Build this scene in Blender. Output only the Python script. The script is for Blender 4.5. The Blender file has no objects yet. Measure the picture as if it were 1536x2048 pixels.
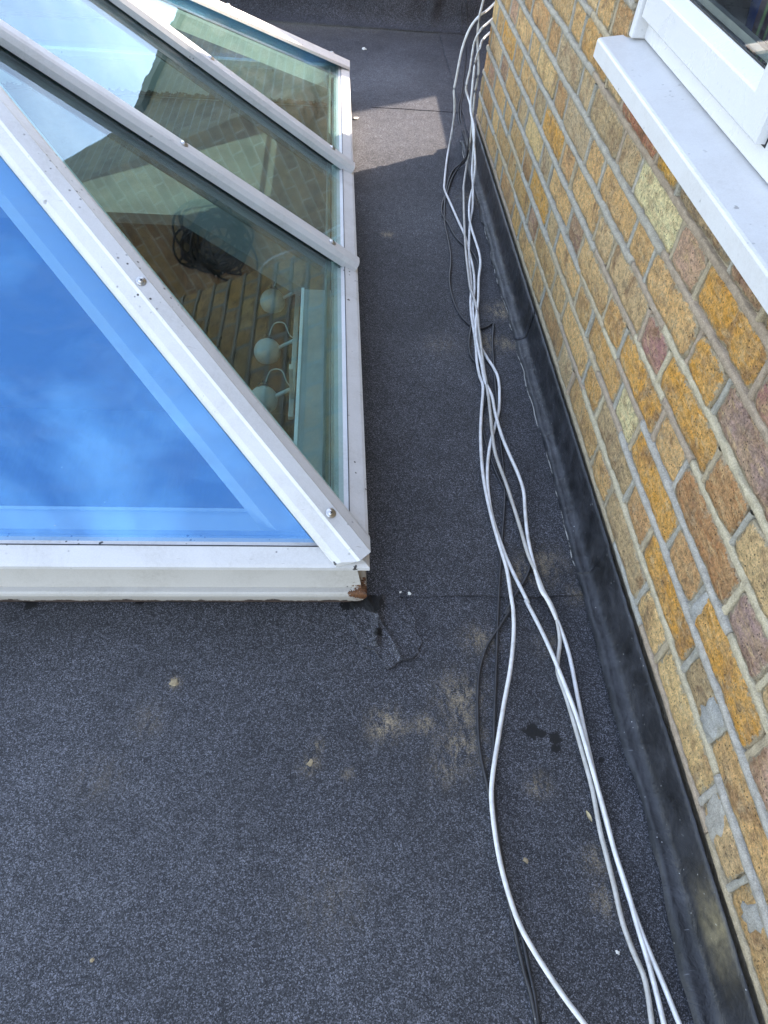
import bpy, bmesh, math, random
from mathutils import Vector, Matrix, noise
random.seed(7)
R = math.radians
S = bpy.context.scene
COL = S.collection

# ------------------------------------------------------------------ camera
cd = bpy.data.cameras.new('camera'); cam = bpy.data.objects.new('camera', cd); COL.objects.link(cam)
cd.sensor_fit = 'AUTO'; cd.sensor_width = 36.0; cd.lens = 1420.0 / 2048.0 * 36.0
cd.clip_start = 0.02; cd.clip_end = 2000
cam.matrix_world = Matrix(((0.99632, -0.01143, -0.0849, 0), (-0.04618, 0.76305, -0.64469, 0), (0.07216, 0.64624, 0.75972, 0), (0, 0, 0, 1)))
S.camera = cam

# ------------------------------------------------------------------ sky, sun, exposure
SUN_AZ, SUN_EL = 58.0, 30.5          # azimuth from +Y towards +X
w = bpy.data.worlds.new('World'); S.world = w; w.use_nodes = True
wt = w.node_tree; wt.nodes.clear()
def wn(t, **k):
    n = wt.nodes.new(t)
    for a, b in k.items(): setattr(n, a, b)
    return n
out = wn('ShaderNodeOutputWorld'); bg = wn('ShaderNodeBackground'); sky = wn('ShaderNodeTexSky', sky_type='NISHITA')
sky.sun_disc = False; sky.sun_elevation = R(SUN_EL); sky.sun_rotation = R(SUN_AZ); sky.air_density = 1.0; sky.dust_density = 0.6; sky.ozone_density = 2.0; sky.altitude = 50
bg.inputs['Strength'].default_value = 0.15
# thin broken cloud, the same all over the dome
tc = wn('ShaderNodeTexCoord'); sep = wn('ShaderNodeSeparateXYZ'); wt.links.new(tc.outputs['Generated'], sep.inputs[0])
mx = wn('ShaderNodeMath', operation='MAXIMUM'); mx.inputs[1].default_value = 0.12; wt.links.new(sep.outputs[2], mx.inputs[0])
dx = wn('ShaderNodeMath', operation='DIVIDE'); wt.links.new(sep.outputs[0], dx.inputs[0]); wt.links.new(mx.outputs[0], dx.inputs[1])
dy = wn('ShaderNodeMath', operation='DIVIDE'); wt.links.new(sep.outputs[1], dy.inputs[0]); wt.links.new(mx.outputs[0], dy.inputs[1])
cmb = wn('ShaderNodeCombineXYZ'); wt.links.new(dx.outputs[0], cmb.inputs[0]); wt.links.new(dy.outputs[0], cmb.inputs[1])
nz = wn('ShaderNodeTexNoise'); nz.inputs['Scale'].default_value = 4.2; nz.inputs['Detail'].default_value = 6; nz.inputs['Roughness'].default_value = 0.55; nz.inputs['Distortion'].default_value = 0.35
wt.links.new(cmb.outputs[0], nz.inputs['Vector'])
cr = wn('ShaderNodeValToRGB'); cr.color_ramp.elements[0].position = 0.42; cr.color_ramp.elements[1].position = 0.86
cr.color_ramp.elements[1].color = (0.34, 0.34, 0.34, 1)
wt.links.new(nz.outputs['Fac'], cr.inputs[0])
mixc = wn('ShaderNodeMix', data_type='RGBA'); mixc.inputs[7].default_value = (5.2, 6.6, 8.6, 1)
wt.links.new(cr.outputs[0], mixc.inputs[0]); wt.links.new(sky.outputs[0], mixc.inputs[6]); wt.links.new(mixc.outputs[2], bg.inputs['Color'])
wt.links.new(bg.outputs[0], out.inputs[0])
sd = bpy.data.lights.new('sun', 'SUN'); sd.energy = 2.0; sd.angle = R(0.53); sd.color = (1.0, 0.985, 0.96)
sun = bpy.data.objects.new('sun', sd); COL.objects.link(sun); sun.location = (6, 6, 6)
sv = Vector((math.sin(R(SUN_AZ)) * math.cos(R(SUN_EL)), math.cos(R(SUN_AZ)) * math.cos(R(SUN_EL)), math.sin(R(SUN_EL))))
sun.rotation_euler = sv.to_track_quat('Z', 'Y').to_euler()
S.view_settings.view_transform = 'Standard'; S.view_settings.look = 'None'; S.view_settings.gamma = 1.0
S.view_settings.use_curve_mapping = False; S.view_settings.exposure = 2.62
S.view_settings.use_white_balance = True; S.view_settings.white_balance_temperature = 8100; S.view_settings.white_balance_tint = 18
S.render.engine = 'CYCLES'
S.cycles.max_bounces = 10; S.cycles.transparent_max_bounces = 16; S.cycles.caustics_reflective = False; S.cycles.caustics_refractive = False

# ------------------------------------------------------------------ helpers
ZR = -1.13       # roof surface
def mesh_obj(name, verts, faces, mat=None, parent=None, smooth=False, loc=None):
    me = bpy.data.meshes.new(name); me.from_pydata([tuple(v) for v in verts], [], faces); me.update()
    if smooth: me.polygons.foreach_set('use_smooth', [True] * len(me.polygons))
    if mat: me.materials.append(mat)
    o = bpy.data.objects.new(name, me); COL.objects.link(o)
    if parent: o.parent = parent
    if loc: o.location = loc
    return o
def from_bm(name, bm, mat=None, parent=None, smooth=False):
    bmesh.ops.recalc_face_normals(bm, faces=bm.faces)
    me = bpy.data.meshes.new(name); bm.to_mesh(me); bm.free()
    if smooth: me.polygons.foreach_set('use_smooth', [True] * len(me.polygons))
    if mat: me.materials.append(mat)
    o = bpy.data.objects.new(name, me); COL.objects.link(o)
    if parent: o.parent = parent
    return o
def tag(o, label=None, cat=None, group=None, kind=None):
    if label: o['label'] = label
    if cat: o['category'] = cat
    if group: o['group'] = group
    if kind: o['kind'] = kind
    return o
def empty(name, loc=(0, 0, 0)):
    o = bpy.data.objects.new(name, None); COL.objects.link(o); o.location = loc; o.empty_display_size = 0.05
    return o
def put(o, parent):            # parent without moving (parents have pure translations)
    o.parent = parent; o.location = Vector(o.location) - Vector(parent.location); return o
def bm_box(bm, x0, x1, y0, y1, z0, z1, bev=0.0):
    r = bmesh.ops.create_cube(bm, size=1.0)
    for v in r['verts']:
        v.co = Vector((x0 + (v.co.x + .5) * (x1 - x0), y0 + (v.co.y + .5) * (y1 - y0), z0 + (v.co.z + .5) * (z1 - z0)))
    if bev:
        es = list({e for v in r['verts'] for e in v.link_edges})
        bmesh.ops.bevel(bm, geom=es, offset=bev, segments=2, affect='EDGES', profile=0.5)
def box(name, x0, x1, y0, y1, z0, z1, mat, parent=None, bev=0.0):
    bm = bmesh.new(); bm_box(bm, x0, x1, y0, y1, z0, z1, bev); return from_bm(name, bm, mat, parent)
def prism_bm(bm, poly, vec):
    """closed prism: polygon (list of Vector) pushed along vec"""
    a = [bm.verts.new(p) for p in poly]; b = [bm.verts.new(Vector(p) + Vector(vec)) for p in poly]
    bm.faces.new(a); bm.faces.new(b[::-1]); n = len(a)
    for i in range(n): bm.faces.new((a[i], b[i], b[(i + 1) % n], a[(i + 1) % n]))
def prism(name, poly, vec, mat, parent=None):
    bm = bmesh.new(); prism_bm(bm, [Vector(p) for p in poly], vec); return from_bm(name, bm, mat, parent)
def sweep_bm(bm, prof, A, B, side, up, capends=True):
    """profile (s,u) swept from A to B"""
    A = Vector(A); B = Vector(B); side = Vector(side); up = Vector(up)
    a = [bm.verts.new(A + side * s + up * u) for s, u in prof]; b = [bm.verts.new(B + side * s + up * u) for s, u in prof]
    n = len(a)
    for i in range(n): bm.faces.new((a[i], a[(i + 1) % n], b[(i + 1) % n], b[i]))
    if capends: bm.faces.new(a[::-1]); bm.faces.new(b)
def tube(name, pts, r, mat, parent=None, seg=8, sub=4):
    """Catmull-Rom tube through pts; also stores length in the UV map"""
    P = [Vector(p) for p in pts]; L = []
    for i in range(len(P) - 1):
        p0 = P[max(i - 1, 0)]; p1 = P[i]; p2 = P[i + 1]; p3 = P[min(i + 2, len(P) - 1)]
        for k in range(sub):
            t = k / sub
            L.append(0.5 * ((2 * p1) + (p2 - p0) * t + (2 * p0 - 5 * p1 + 4 * p2 - p3) * t * t + (3 * p1 - p0 - 3 * p2 + p3) * t ** 3))
    L.append(P[-1])
    V = []; F = []; dist = []; acc = 0
    for i, c in enumerate(L):
        d = (L[min(i + 1, len(L) - 1)] - L[max(i - 1, 0)]).normalized()
        s = d.cross(Vector((0, 0, 1)));
        if s.length < 1e-4: s = Vector((1, 0, 0))
        s.normalize(); u = s.cross(d)
        if i: acc += (c - L[i - 1]).length
        dist.append(acc)
        for j in range(seg):
            a = 2 * math.pi * j / seg; V.append(c + s * (math.cos(a) * r) + u * (math.sin(a) * r))
    n = len(L); uvs = []
    for i in range(n - 1):
        for j in range(seg):
            k = (j + 1) % seg
            F.append((i * seg + j, i * seg + k, (i + 1) * seg + k, (i + 1) * seg + j))
            uvs += [(dist[i], j / seg), (dist[i], (j + 1) / seg), (dist[i + 1], (j + 1) / seg), (dist[i + 1], j / seg)]
    F.append(tuple(range(seg))[::-1]); uvs += [(0, 0)] * seg
    F.append(tuple((n - 1) * seg + j for j in range(seg))); uvs += [(acc, 0)] * seg
    o = mesh_obj(name, V, F, mat, parent, smooth=True)
    uv = o.data.uv_layers.new(name='UVMap')
    for i, q in enumerate(uvs): uv.data[i].uv = q
    return o

# ------------------------------------------------------------------ materials
def new_mat(name):
    m = bpy.data.materials.new(name); m.use_nodes = True; nt = m.node_tree
    b = nt.nodes['Principled BSDF']
    return m, nt, b
class G:
    """tiny node-graph helper"""
    def __init__(s, nt): s.nt = nt
    def n(s, t, ins=None, **k):
        x = s.nt.nodes.new(t)
        for a, b in k.items(): setattr(x, a, b)
        for a, b in (ins or {}).items():
            if isinstance(b, bpy.types.NodeSocket): s.nt.links.new(b, x.inputs[a])
            else: x.inputs[a].default_value = b
        return x
    def link(s, a, b): s.nt.links.new(a, b)
    def coord(s, which='Object'): return s.n('ShaderNodeTexCoord').outputs[which]
    def noise(s, vec, scale, detail=4, rough=0.55, dist=0.0):
        return s.n('ShaderNodeTexNoise', {'Vector': vec, 'Scale': scale, 'Detail': detail, 'Roughness': rough, 'Distortion': dist}).outputs['Fac']
    def vor(s, vec, scale, feature='F1', out='Distance', rnd=1.0):
        return s.n('ShaderNodeTexVoronoi', {'Vector': vec, 'Scale': scale, 'Randomness': rnd}, feature=feature).outputs[out]
    def ramp(s, fac, *stops, mode='LINEAR'):
        x = s.n('ShaderNodeValToRGB', {0: fac}); e = x.color_ramp.elements; x.color_ramp.interpolation = mode
        while len(e) < len(stops): e.new(0.5)
        for el, (p, c) in zip(e, stops):
            el.position = p; el.color = (c, c, c, 1) if isinstance(c, (int, float)) else (*c, 1)
        return x.outputs[0]
    def mix(s, fac, a, b, blend='MIX'):
        x = s.n('ShaderNodeMix', data_type='RGBA', blend_type=blend)
        for i, v in ((0, fac), (6, a), (7, b)):
            if isinstance(v, bpy.types.NodeSocket): s.nt.links.new(v, x.inputs[i])
            else: x.inputs[i].default_value = v if i == 0 else (*v, 1)
        return x.outputs[2]
    def math(s, op, a, b=0.0, clamp=False):
        x = s.n('ShaderNodeMath', operation=op, use_clamp=clamp)
        for i, v in ((0, a), (1, b)):
            if isinstance(v, bpy.types.NodeSocket): s.nt.links.new(v, x.inputs[i])
            else: x.inputs[i].default_value = v
        return x.outputs[0]
    def bump(s, h, strength, dist, normal=None):
        x = s.n('ShaderNodeBump', {'Height': h, 'Strength': strength, 'Distance': dist})
        if normal: s.nt.links.new(normal, x.inputs['Normal'])
        return x.outputs[0]
    def attr(s, name): return s.n('ShaderNodeAttribute', attribute_name=name).outputs['Fac']
    def rnd_vec(s, which='Object'):
        oi = s.n('ShaderNodeObjectInfo'); c = s.coord(which)
        sc = s.n('ShaderNodeVectorMath', {0: (37.0, 17.0, 23.0), 3: oi.outputs['Random']}, operation='SCALE')
        return s.n('ShaderNodeVectorMath', {0: c, 1: sc.outputs[0]}, operation='ADD').outputs[0], oi

def make_felt(name, dark=1.0):
    m, nt, b = new_mat(name); g = G(nt); c = g.coord('Object')
    gr = g.vor(c, 680, out='Color'); grs = g.n('ShaderNodeSeparateColor', {0: gr}).outputs[0]
    gr2 = g.noise(c, 700, 2, .6)
    g1 = g.ramp(grs, (.0, .006), (.45, .020), (.78, .055), (1.0, .16))
    g2 = g.ramp(gr2, (.3, .35), (.7, 1.55))
    col = g.mix(1.0, g1, g2, 'MULTIPLY')
    big = g.ramp(g.noise(c, 4.0, 6, .65, .5), (.3, .66), (.72, 1.5))
    col = g.mix(1.0, col, big, 'MULTIPLY')
    mid = g.ramp(g.noise(c, 38, 4, .6), (.3, .8), (.75, 1.22)); col = g.mix(1.0, col, mid, 'MULTIPLY')
    col = g.mix(1.0, col, (.98 * dark, 1.01 * dark, 1.16 * dark), 'MULTIPLY')
    # pale worn granules, plus open-sky brightness painted into the foreground
    wear_skylit = g.math('MULTIPLY', g.math('ADD', g.attr('wear_skylit'), .08), g.ramp(g.noise(c, 26, 7, .78, .8), (.34, .4), (.68, 1.15)))
    col = g.mix(wear_skylit, col, g.mix(1.0, (0.17, 0.175, 0.19), g.ramp(grs, (.0, .25), (.5, .8), (1.0, 1.9)), 'MULTIPLY'))
    # tan grit
    spk = g.ramp(g.noise(c, 330, 3, .8), (.46, 0.0), (.56, 1.0))
    sm_ = g.n('ShaderNodeMapping', {0: c}); sm_.inputs['Scale'].default_value = (1.5, .55, 1); blot = g.ramp(g.noise(sm_.outputs[0], 60, 6, .8, .4), (.44, 0.0), (.56, 1.0))
    st = g.math('MULTIPLY', g.math('MULTIPLY', g.attr('stain'), blot), g.math('ADD', g.math('MULTIPLY', spk, .75), .25))
    col = g.mix(g.math('MULTIPLY', st, 1.5, True), col, (0.44, 0.34, 0.21))
    # tar
    tar = g.ramp(g.math('ADD', g.attr('tar'), g.math('MULTIPLY', g.math('SUBTRACT', g.noise(c, 85, 5, .75), .5), 1.7)), (.40, 0.0), (.45, 1.0))
    col = g.mix(tar, col, (0.003, 0.003, 0.0035))
    g.link(col, b.inputs['Base Color'])
    rg = g.mix(tar, (.72, .72, .72), (.62, .62, .62)); g.link(rg, b.inputs['Roughness'])
    b.inputs['Specular IOR Level'].default_value = 0.45
    h = g.math('ADD', grs, g.math('MULTIPLY', gr2, .6))
    nb = g.bump(h, .55, .0016); nb = g.bump(g.noise(c, 24, 4, .6), .25, .006, nb)
    g.link(nb, b.inputs['Normal'])
    return m
def make_white(name, base=(.67, .665, .65), rough=.33, dirt=.35, specks=.5, grime=(.36, .33, .28)):
    m, nt, b = new_mat(name); g = G(nt); c, oi = g.rnd_vec('Object')
    d1 = g.ramp(g.noise(c, 9, 6, .65, .6), (.42, 0.0), (.78, 1.0)); d2 = g.ramp(g.noise(c, 140, 4, .7), (.4, .3), (.7, 1.0))
    col = g.mix(g.math('MULTIPLY', g.math('MULTIPLY', d1, d2), dirt), base, grime)
    fine = g.ramp(g.noise(c, 420, 3, .7), (.3, .93), (.7, 1.03)); col = g.mix(1.0, col, fine, 'MULTIPLY')
    # scuffs: thin stretched streaks
    mp = g.n('ShaderNodeMapping', {0: c}); mp.inputs['Rotation'].default_value = (.3, .5, .7); mp.inputs['Scale'].default_value = (30, 260, 60)
    sc = g.math('MULTIPLY', g.ramp(g.noise(mp.outputs[0], 1.0, 2, .5), (.70, 0.0), (.76, 1.0)), g.ramp(g.noise(c, 14, 3, .6), (.5, 0.0), (.62, 1.0)))
    col = g.mix(g.math('MULTIPLY', sc, .55 * specks), col, (.22, .18, .14))
    # fly specks, gathered in patches
    v = g.vor(c, 75); pat = g.ramp(g.noise(c, 6, 3, .6), (.54, 0.0), (.62, 1.0))
    sp = g.math('MULTIPLY', g.ramp(v, (.13, 1.0), (.19, 0.0)), pat)
    cw = g.n('ShaderNodeVectorMath', {0: c, 1: g.n('ShaderNodeTexNoise', {'Vector': c, 'Scale': 120.0}).outputs['Color']}, operation='ADD'); cw2 = g.n('ShaderNodeMix', data_type='VECTOR'); cw2.inputs[0].default_value = .012; g.link(c, cw2.inputs[4]); g.link(cw.outputs[0], cw2.inputs[5])
    v2 = g.vor(cw2.outputs[1], 13); sp2 = g.math('MULTIPLY', g.ramp(v2, (.055, 1.0), (.068, 0.0)), g.ramp(g.noise(c, 5, 2, .5), (.44, 0.0), (.50, 1.0)))
    col = g.mix(g.math('MULTIPLY', g.math('MAXIMUM', sp, sp2), specks, True), col, (.05, .045, .04))
    g.link(col, b.inputs['Base Color'])
    g.link(g.mix(d1, (rough,) * 3, (rough + .2,) * 3), b.inputs['Roughness'])
    g.link(g.bump(g.noise(c, 160, 4, .6), .06, .002), b.inputs['Normal'])
    return m
def plain(name, col, rough=.5, metal=0.0, var=.15, scale=30, bump=.1, spec=.5):
    m, nt, b = new_mat(name); g = G(nt); c, oi = g.rnd_vec('Object')
    k = g.ramp(g.noise(c, scale, 5, .6), (.3, 1 - var), (.72, 1 + var)); g.link(g.mix(1.0, col, k, 'MULTIPLY'), b.inputs['Base Color'])
    b.inputs['Roughness'].default_value = rough; b.inputs['Metallic'].default_value = metal; b.inputs['Specular IOR Level'].default_value = spec
    g.link(g.bump(g.noise(c, scale * 6, 4, .6), bump, .002), b.inputs['Normal'])
    return m
def make_glass(name, tint, f0, gloss=(1, 1, 1)):
    m = bpy.data.materials.new(name); m.use_nodes = True; nt = m.node_tree; nt.nodes.clear(); g = G(nt)
    o = g.n('ShaderNodeOutputMaterial'); c = g.coord('Object')
    ge = g.n('ShaderNodeNewGeometry')         # Schlick, the same from both faces
    cs = g.math('ABSOLUTE', g.n('ShaderNodeVectorMath', {0: ge.outputs['True Normal'], 1: ge.outputs['Incoming']}, operation='DOT_PRODUCT').outputs['Value'])
    sch = g.math('POWER', g.math('SUBTRACT', 1.0, cs, True), 5.0)
    fac = g.math('ADD', g.math('MULTIPLY', sch, 1.0 - f0), f0, True)
    nb = g.bump(g.noise(c, 3.0, 2, .5), .02, .02)
    gl = g.n('ShaderNodeBsdfGlossy', {'Color': (*gloss, 1), 'Roughness': 0.0, 'Normal': nb})
    tr = g.n('ShaderNodeBsdfTransparent', {'Color': (*tint, 1)})
    mx = g.n('ShaderNodeMixShader', {0: fac, 1: tr.outputs[0], 2: gl.outputs[0]})
    # thin film of dust
    df = g.n('ShaderNodeBsdfDiffuse', {'Color': (.55, .58, .56, 1)})
    dm = g.n('ShaderNodeMapping', {0: c}); dm.inputs['Scale'].default_value = (.5, .5, 2.0); du = g.math('MULTIPLY', g.ramp(g.noise(dm.outputs[0], 14, 7, .75, .8), (.45, 0.0), (.75, 1.0)), .045)
    v = g.ramp(g.vor(c, 26), (.02, 1.0), (.03, 0.0)); v = g.math('MULTIPLY', v, g.ramp(g.noise(c, 4, 2), (.5, 0.0), (.6, .6)))
    mx2 = g.n('ShaderNodeMixShader', {0: g.math('ADD', du, v, True), 1: mx.outputs[0], 2: df.outputs[0]})
    g.link(mx2.outputs[0], o.inputs[0])
    return m

M = {}
M['felt'] = make_felt('felt'); 
M['white'] = make_white('white_coated', rough=.36, dirt=.60, specks=1.0)
M['kerb'] = make_white('painted_timber', base=(.56, .54, .50), rough=.5, dirt=.75, specks=1.0)
M['upvc'] = make_white('upvc', base=(.61, .61, .615), rough=.26, dirt=.13, specks=.12)
M['sill'] = make_white('upvc_sill', base=(.59, .585, .58), rough=.38, dirt=.55, specks=.5, grime=(.40, .36, .33))
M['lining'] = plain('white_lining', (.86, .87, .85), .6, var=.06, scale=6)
M['lining_dull'] = plain('dull_lining', (.40, .41, .395), .7, var=.12, scale=9)  # same white lining, colour lowered to dim the lit right board
M['lining_dimmed'] = plain('sun_dimmed_lining', (.13, .128, .12), .8, var=.25, scale=9)  # same lining, colour darkened to hold down sunlight on the back boards
M['gasket'] = plain('black_rubber', (.018, .018, .02), .55)
M['steel'] = plain('stainless', (.55, .54, .52), .32, metal=1.0, var=.2, scale=200)
M['slot'] = plain('screw_recess', (.03, .03, .03), .5)
M['glass'] = make_glass('lantern_glass', (.74, .885, .87), .08, (.82, .93, 1.0))
M['skyglass'] = make_glass('sky_tinted_glass', (.84, .96, .99), .30, (.18, .58, 1.0))  # blue of the mirrored sky painted into the gloss tint of end panes
M['winglass'] = make_glass('window_glass', (.94, .97, .965), .06)
M['spacer'] = plain('glazing_spacer', (.33, .35, .35), .35, metal=.6)

def make_lead():
    m, nt, b = new_mat('lead_flashing'); g = G(nt); c = g.coord('Object')
    col = g.mix(g.ramp(g.noise(c, 16, 6, .65, .5), (.35, 0.0), (.75, 1.0)), (.008, .0085, .0095), (.045, .047, .054))
    sp = g.math('MULTIPLY', g.ramp(g.vor(c, 75), (.06, 1.0), (.085, 0.0)), g.ramp(g.noise(c, 9, 3), (.42, 0.0), (.55, 1.0)))
    col = g.mix(g.math('MULTIPLY', sp, .8), col, (.5, .5, .5))
    mp = g.n('ShaderNodeMapping', {0: c}); mp.inputs['Rotation'].default_value = (.2, .4, .5); mp.inputs['Scale'].default_value = (25, 200, 200)
    sc = g.math('MULTIPLY', g.ramp(g.noise(mp.outputs[0], 1.0, 2, .5), (.72, 0.0), (.76, 1.0)), .35); col = g.mix(sc, col, (.22, .23, .25))
    dust = g.math('MULTIPLY', g.attr('dust'), g.ramp(g.noise(c, 45, 5, .7), (.3, .15), (.7, 1.0))); col = g.mix(dust, col, (.33, .27, .16))
    we = g.math('MULTIPLY', g.ramp(g.attr('rimw'), (.80, 0.0), (.9, 1.0)), g.ramp(g.noise(c, 11, 5, .75), (.50, 0.0), (.58, .9))); col = g.mix(we, col, (.52, .50, .46))
    g.link(col, b.inputs['Base Color'])
    g.link(g.ramp(g.noise(c, 22, 4, .6), (.3, .34), (.75, .6)), b.inputs['Roughness'])
    b.inputs['Specular IOR Level'].default_value = .45
    g.link(g.bump(g.noise(c, 30, 6, .62, .6), .6, .008), b.inputs['Normal'])
    return m
M['lead'] = make_lead()

def make_brick():
    m, nt, b = new_mat('stock_brick'); g = G(nt); c, oi = g.rnd_vec('Object')
    base = oi.outputs['Color']
    st = g.n('ShaderNodeMapping', {0: c}); st.inputs['Scale'].default_value = (1, .5, 1.6); st.inputs['Rotation'].default_value = (.9, 0, 0)
    n1 = g.noise(st.outputs[0], 24, 6, .70, .7); n2 = g.noise(c, 120, 5, .72); n3 = g.noise(c, 380, 3, .75); n4 = g.noise(st.outputs[0], 60, 6, .72, .5)
    col = g.mix(g.ramp(n1, (.38, 0.0), (.66, .85)), base, g.mix(.6, base, (.72, .48, .24)))
    col = g.mix(g.ramp(g.noise(c, 17, 5, .65, .5), (.50, 0.0), (.66, .75)), col, (.34, .18, .095))
    col = g.mix(g.ramp(g.noise(c, 31, 5, .72), (.54, 0.0), (.74, .6)), col, (.52, .45, .31))
    col = g.mix(g.ramp(n4, (.52, 0.0), (.66, .75)), col, (.72, .49, .26))
    col = g.mix(1.0, col, g.ramp(n2, (.32, .58), (.5, 1.0), (.70, 1.30)), 'MULTIPLY')
    col = g.mix(1.0, col, g.ramp(n3, (.30, .60), (.5, 1.0), (.72, 1.28)), 'MULTIPLY')
    pit = g.math('MULTIPLY', g.ramp(g.vor(c, 170), (.12, 1.0), (.24, 0.0)), g.ramp(g.noise(c, 50, 3, .6), (.44, 0.0), (.52, 1.0)))
    col = g.mix(g.math('MULTIPLY', pit, .92), col, (.05, .04, .03))
    so = g.math('MULTIPLY', g.ramp(g.noise(c, 24, 7, .8), (.55, 0.0), (.68, 1.0)), .65); col = g.mix(so, col, (.13, .105, .08))
    # mortar smeared over the worn arrises
    e = g.math('ADD', g.attr('edge'), g.math('MULTIPLY', g.math('SUBTRACT', g.noise(c, 62, 6, .8), .5), 2.6))
    sm = g.ramp(e, (.62, 0.0), (.86, .85)); col = g.mix(sm, col, g.mix(1.0, (.50, .42, .30), g.ramp(n3, (.28, .72), (.72, 1.2)), 'MULTIPLY'))
    g.link(col, b.inputs['Base Color']); b.inputs['Roughness'].default_value = .92; b.inputs['Specular IOR Level'].default_value = .2
    h = g.math('ADD', g.math('MULTIPLY', n2, 1.0), g.math('MULTIPLY', n3, .5)); h = g.math('SUBTRACT', h, g.math('MULTIPLY', pit, .9))
    nb = g.bump(h, 1.0, .006); nb = g.bump(n4, 1.0, .010, nb); g.link(nb, b.inputs['Normal'])
    return m
M['brick'] = make_brick()
def make_mortar():
    m, nt, b = new_mat('mortar'); g = G(nt); c = g.coord('Object'); oi = g.n('ShaderNodeObjectInfo'); base = oi.outputs['Color']
    n1 = g.noise(c, 55, 6, .7); n2 = g.noise(c, 480, 3, .7)
    col = g.mix(1.0, base, g.ramp(n1, (.3, .72), (.7, 1.2)), 'MULTIPLY'); col = g.mix(1.0, col, g.ramp(n2, (.28, .66), (.72, 1.28)), 'MULTIPLY')
    cr = g.math('MULTIPLY', g.ramp(g.noise(c, 150, 4, .7), (.66, 0.0), (.74, 1.0)), .6); col = g.mix(cr, col, (.10, .085, .07))
    g.link(col, b.inputs['Base Color']); b.inputs['Roughness'].default_value = .95; b.inputs['Specular IOR Level'].default_value = .15
    nb = g.bump(n2, .6, .002); nb = g.bump(n1, .9, .006, nb); g.link(nb, b.inputs['Normal'])
    return m
M['mortar'] = make_mortar()
def make_far_brick():
    m, nt, b = new_mat('brick_far'); g = G(nt); c = g.coord('Object')
    sx = g.n('ShaderNodeSeparateXYZ', {0: c}); along = g.math('ADD', sx.outputs[0], sx.outputs[1])
    v = g.n('ShaderNodeCombineXYZ', {0: along, 1: sx.outputs[2]}).outputs[0]
    bt = g.n('ShaderNodeTexBrick', {'Vector': v, 'Color1': (.40, .28, .15, 1), 'Color2': (.27, .17, .10, 1), 'Mortar': (.42, .38, .31, 1), 'Scale': 1.0, 'Mortar Size': .006, 'Mortar Smooth': .2, 'Brick Width': .225, 'Row Height': .075})
    col = g.mix(1.0, bt.outputs['Color'], g.ramp(g.noise(c, 14, 5, .7), (.3, .7), (.7, 1.25)), 'MULTIPLY')
    g.link(col, b.inputs['Base Color']); b.inputs['Roughness'].default_value = .93
    g.link(g.bump(g.math('SUBTRACT', 1.0, bt.outputs['Fac']), .6, .006), b.inputs['Normal'])
    return m
M['farbrick'] = make_far_brick()
def make_cable(name, base, dirt, printed=None, fleck=None):
    m, nt, b = new_mat(name); g = G(nt); c = g.coord('Object')
    col = g.mix(g.ramp(g.noise(c, 40, 5, .7), (.4, 0.0), (.75, 1.0)), base, dirt)
    sp = g.ramp(g.vor(c, 130), (.06, 1.0), (.1, 0.0)); sp = g.math('MULTIPLY', sp, g.ramp(g.noise(c, 25, 3), (.5, 0.0), (.6, 1.0)))
    col = g.mix(g.math('MULTIPLY', sp, .8), col, fleck or (.12, .11, .10))
    if printed:
        uv = g.n('ShaderNodeUVMap').outputs[0]; s = g.n('ShaderNodeSeparateXYZ', {0: uv})
        u, vv = s.outputs[0], s.outputs[1]
        inr = g.math('MULTIPLY', g.math('GREATER_THAN', u, printed[0]), g.math('LESS_THAN', u, printed[1]))
        band = g.math('MULTIPLY', g.math('GREATER_THAN', vv, printed[2]), g.math('LESS_THAN', vv, printed[3]))
        tick = g.n('ShaderNodeCombineXYZ', {0: g.math('MULTIPLY', u, 900.0), 1: g.math('MULTIPLY', vv, 26.0)}).outputs[0]
        tk = g.ramp(g.noise(tick, 1.0, 1, .4), (.50, 0.0), (.56, 1.0))
        gap = g.ramp(g.noise(g.n('ShaderNodeCombineXYZ', {0: g.math('MULTIPLY', u, 70.0)}).outputs[0], 1.0, 0), (.36, 0.0), (.38, 1.0))
        f = g.math('MULTIPLY', g.math('MULTIPLY', inr, band), g.math('MULTIPLY', tk, gap)); col = g.mix(g.math('MULTIPLY', f, .75), col, (.12, .12, .14))
    g.link(col, b.inputs['Base Color']); b.inputs['Roughness'].default_value = .42
    return m
M['cable_white'] = make_cable('cable_white', (.74, .74, .73), (.48, .46, .42))
M['cable_grey'] = make_cable('cable_grey', (.50, .48, .44), (.32, .30, .26))
M['cable_black'] = make_cable('cable_black', (.016, .016, .018), (.04, .04, .042), fleck=(.55, .55, .53))
def make_wood():
    m, nt, b = new_mat('dark_boards'); g = G(nt); c = g.coord('Object')
    mp = g.n('ShaderNodeMapping', {0: c}); mp.inputs['Scale'].default_value = (8, 1, 8)
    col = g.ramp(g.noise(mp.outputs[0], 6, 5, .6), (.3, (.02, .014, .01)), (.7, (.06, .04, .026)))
    g.link(col, b.inputs['Base Color']); b.inputs['Roughness'].default_value = .5
    return m
M['boards'] = make_wood()
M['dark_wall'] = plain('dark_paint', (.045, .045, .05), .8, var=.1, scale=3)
M['cladding'] = plain('weathered_render', (.20, .17, .13), .9, var=.25, scale=5)
M['slate'] = plain('slate_roofing', (.06, .063, .07), .6, var=.2, scale=14)
M['ground'] = plain('garden_ground', (.05, .062, .035), .95, var=.35, scale=1.5)
M['globe'] = plain('lamp_enamel', (.40, .41, .36), .4, var=.05)
M['leafdry'] = plain('dry_leaf', (.42, .34, .20), .8, var=.3, scale=120)
M['crumb'] = plain('plaster', (.70, .68, .62), .9, var=.2, scale=200)
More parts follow.
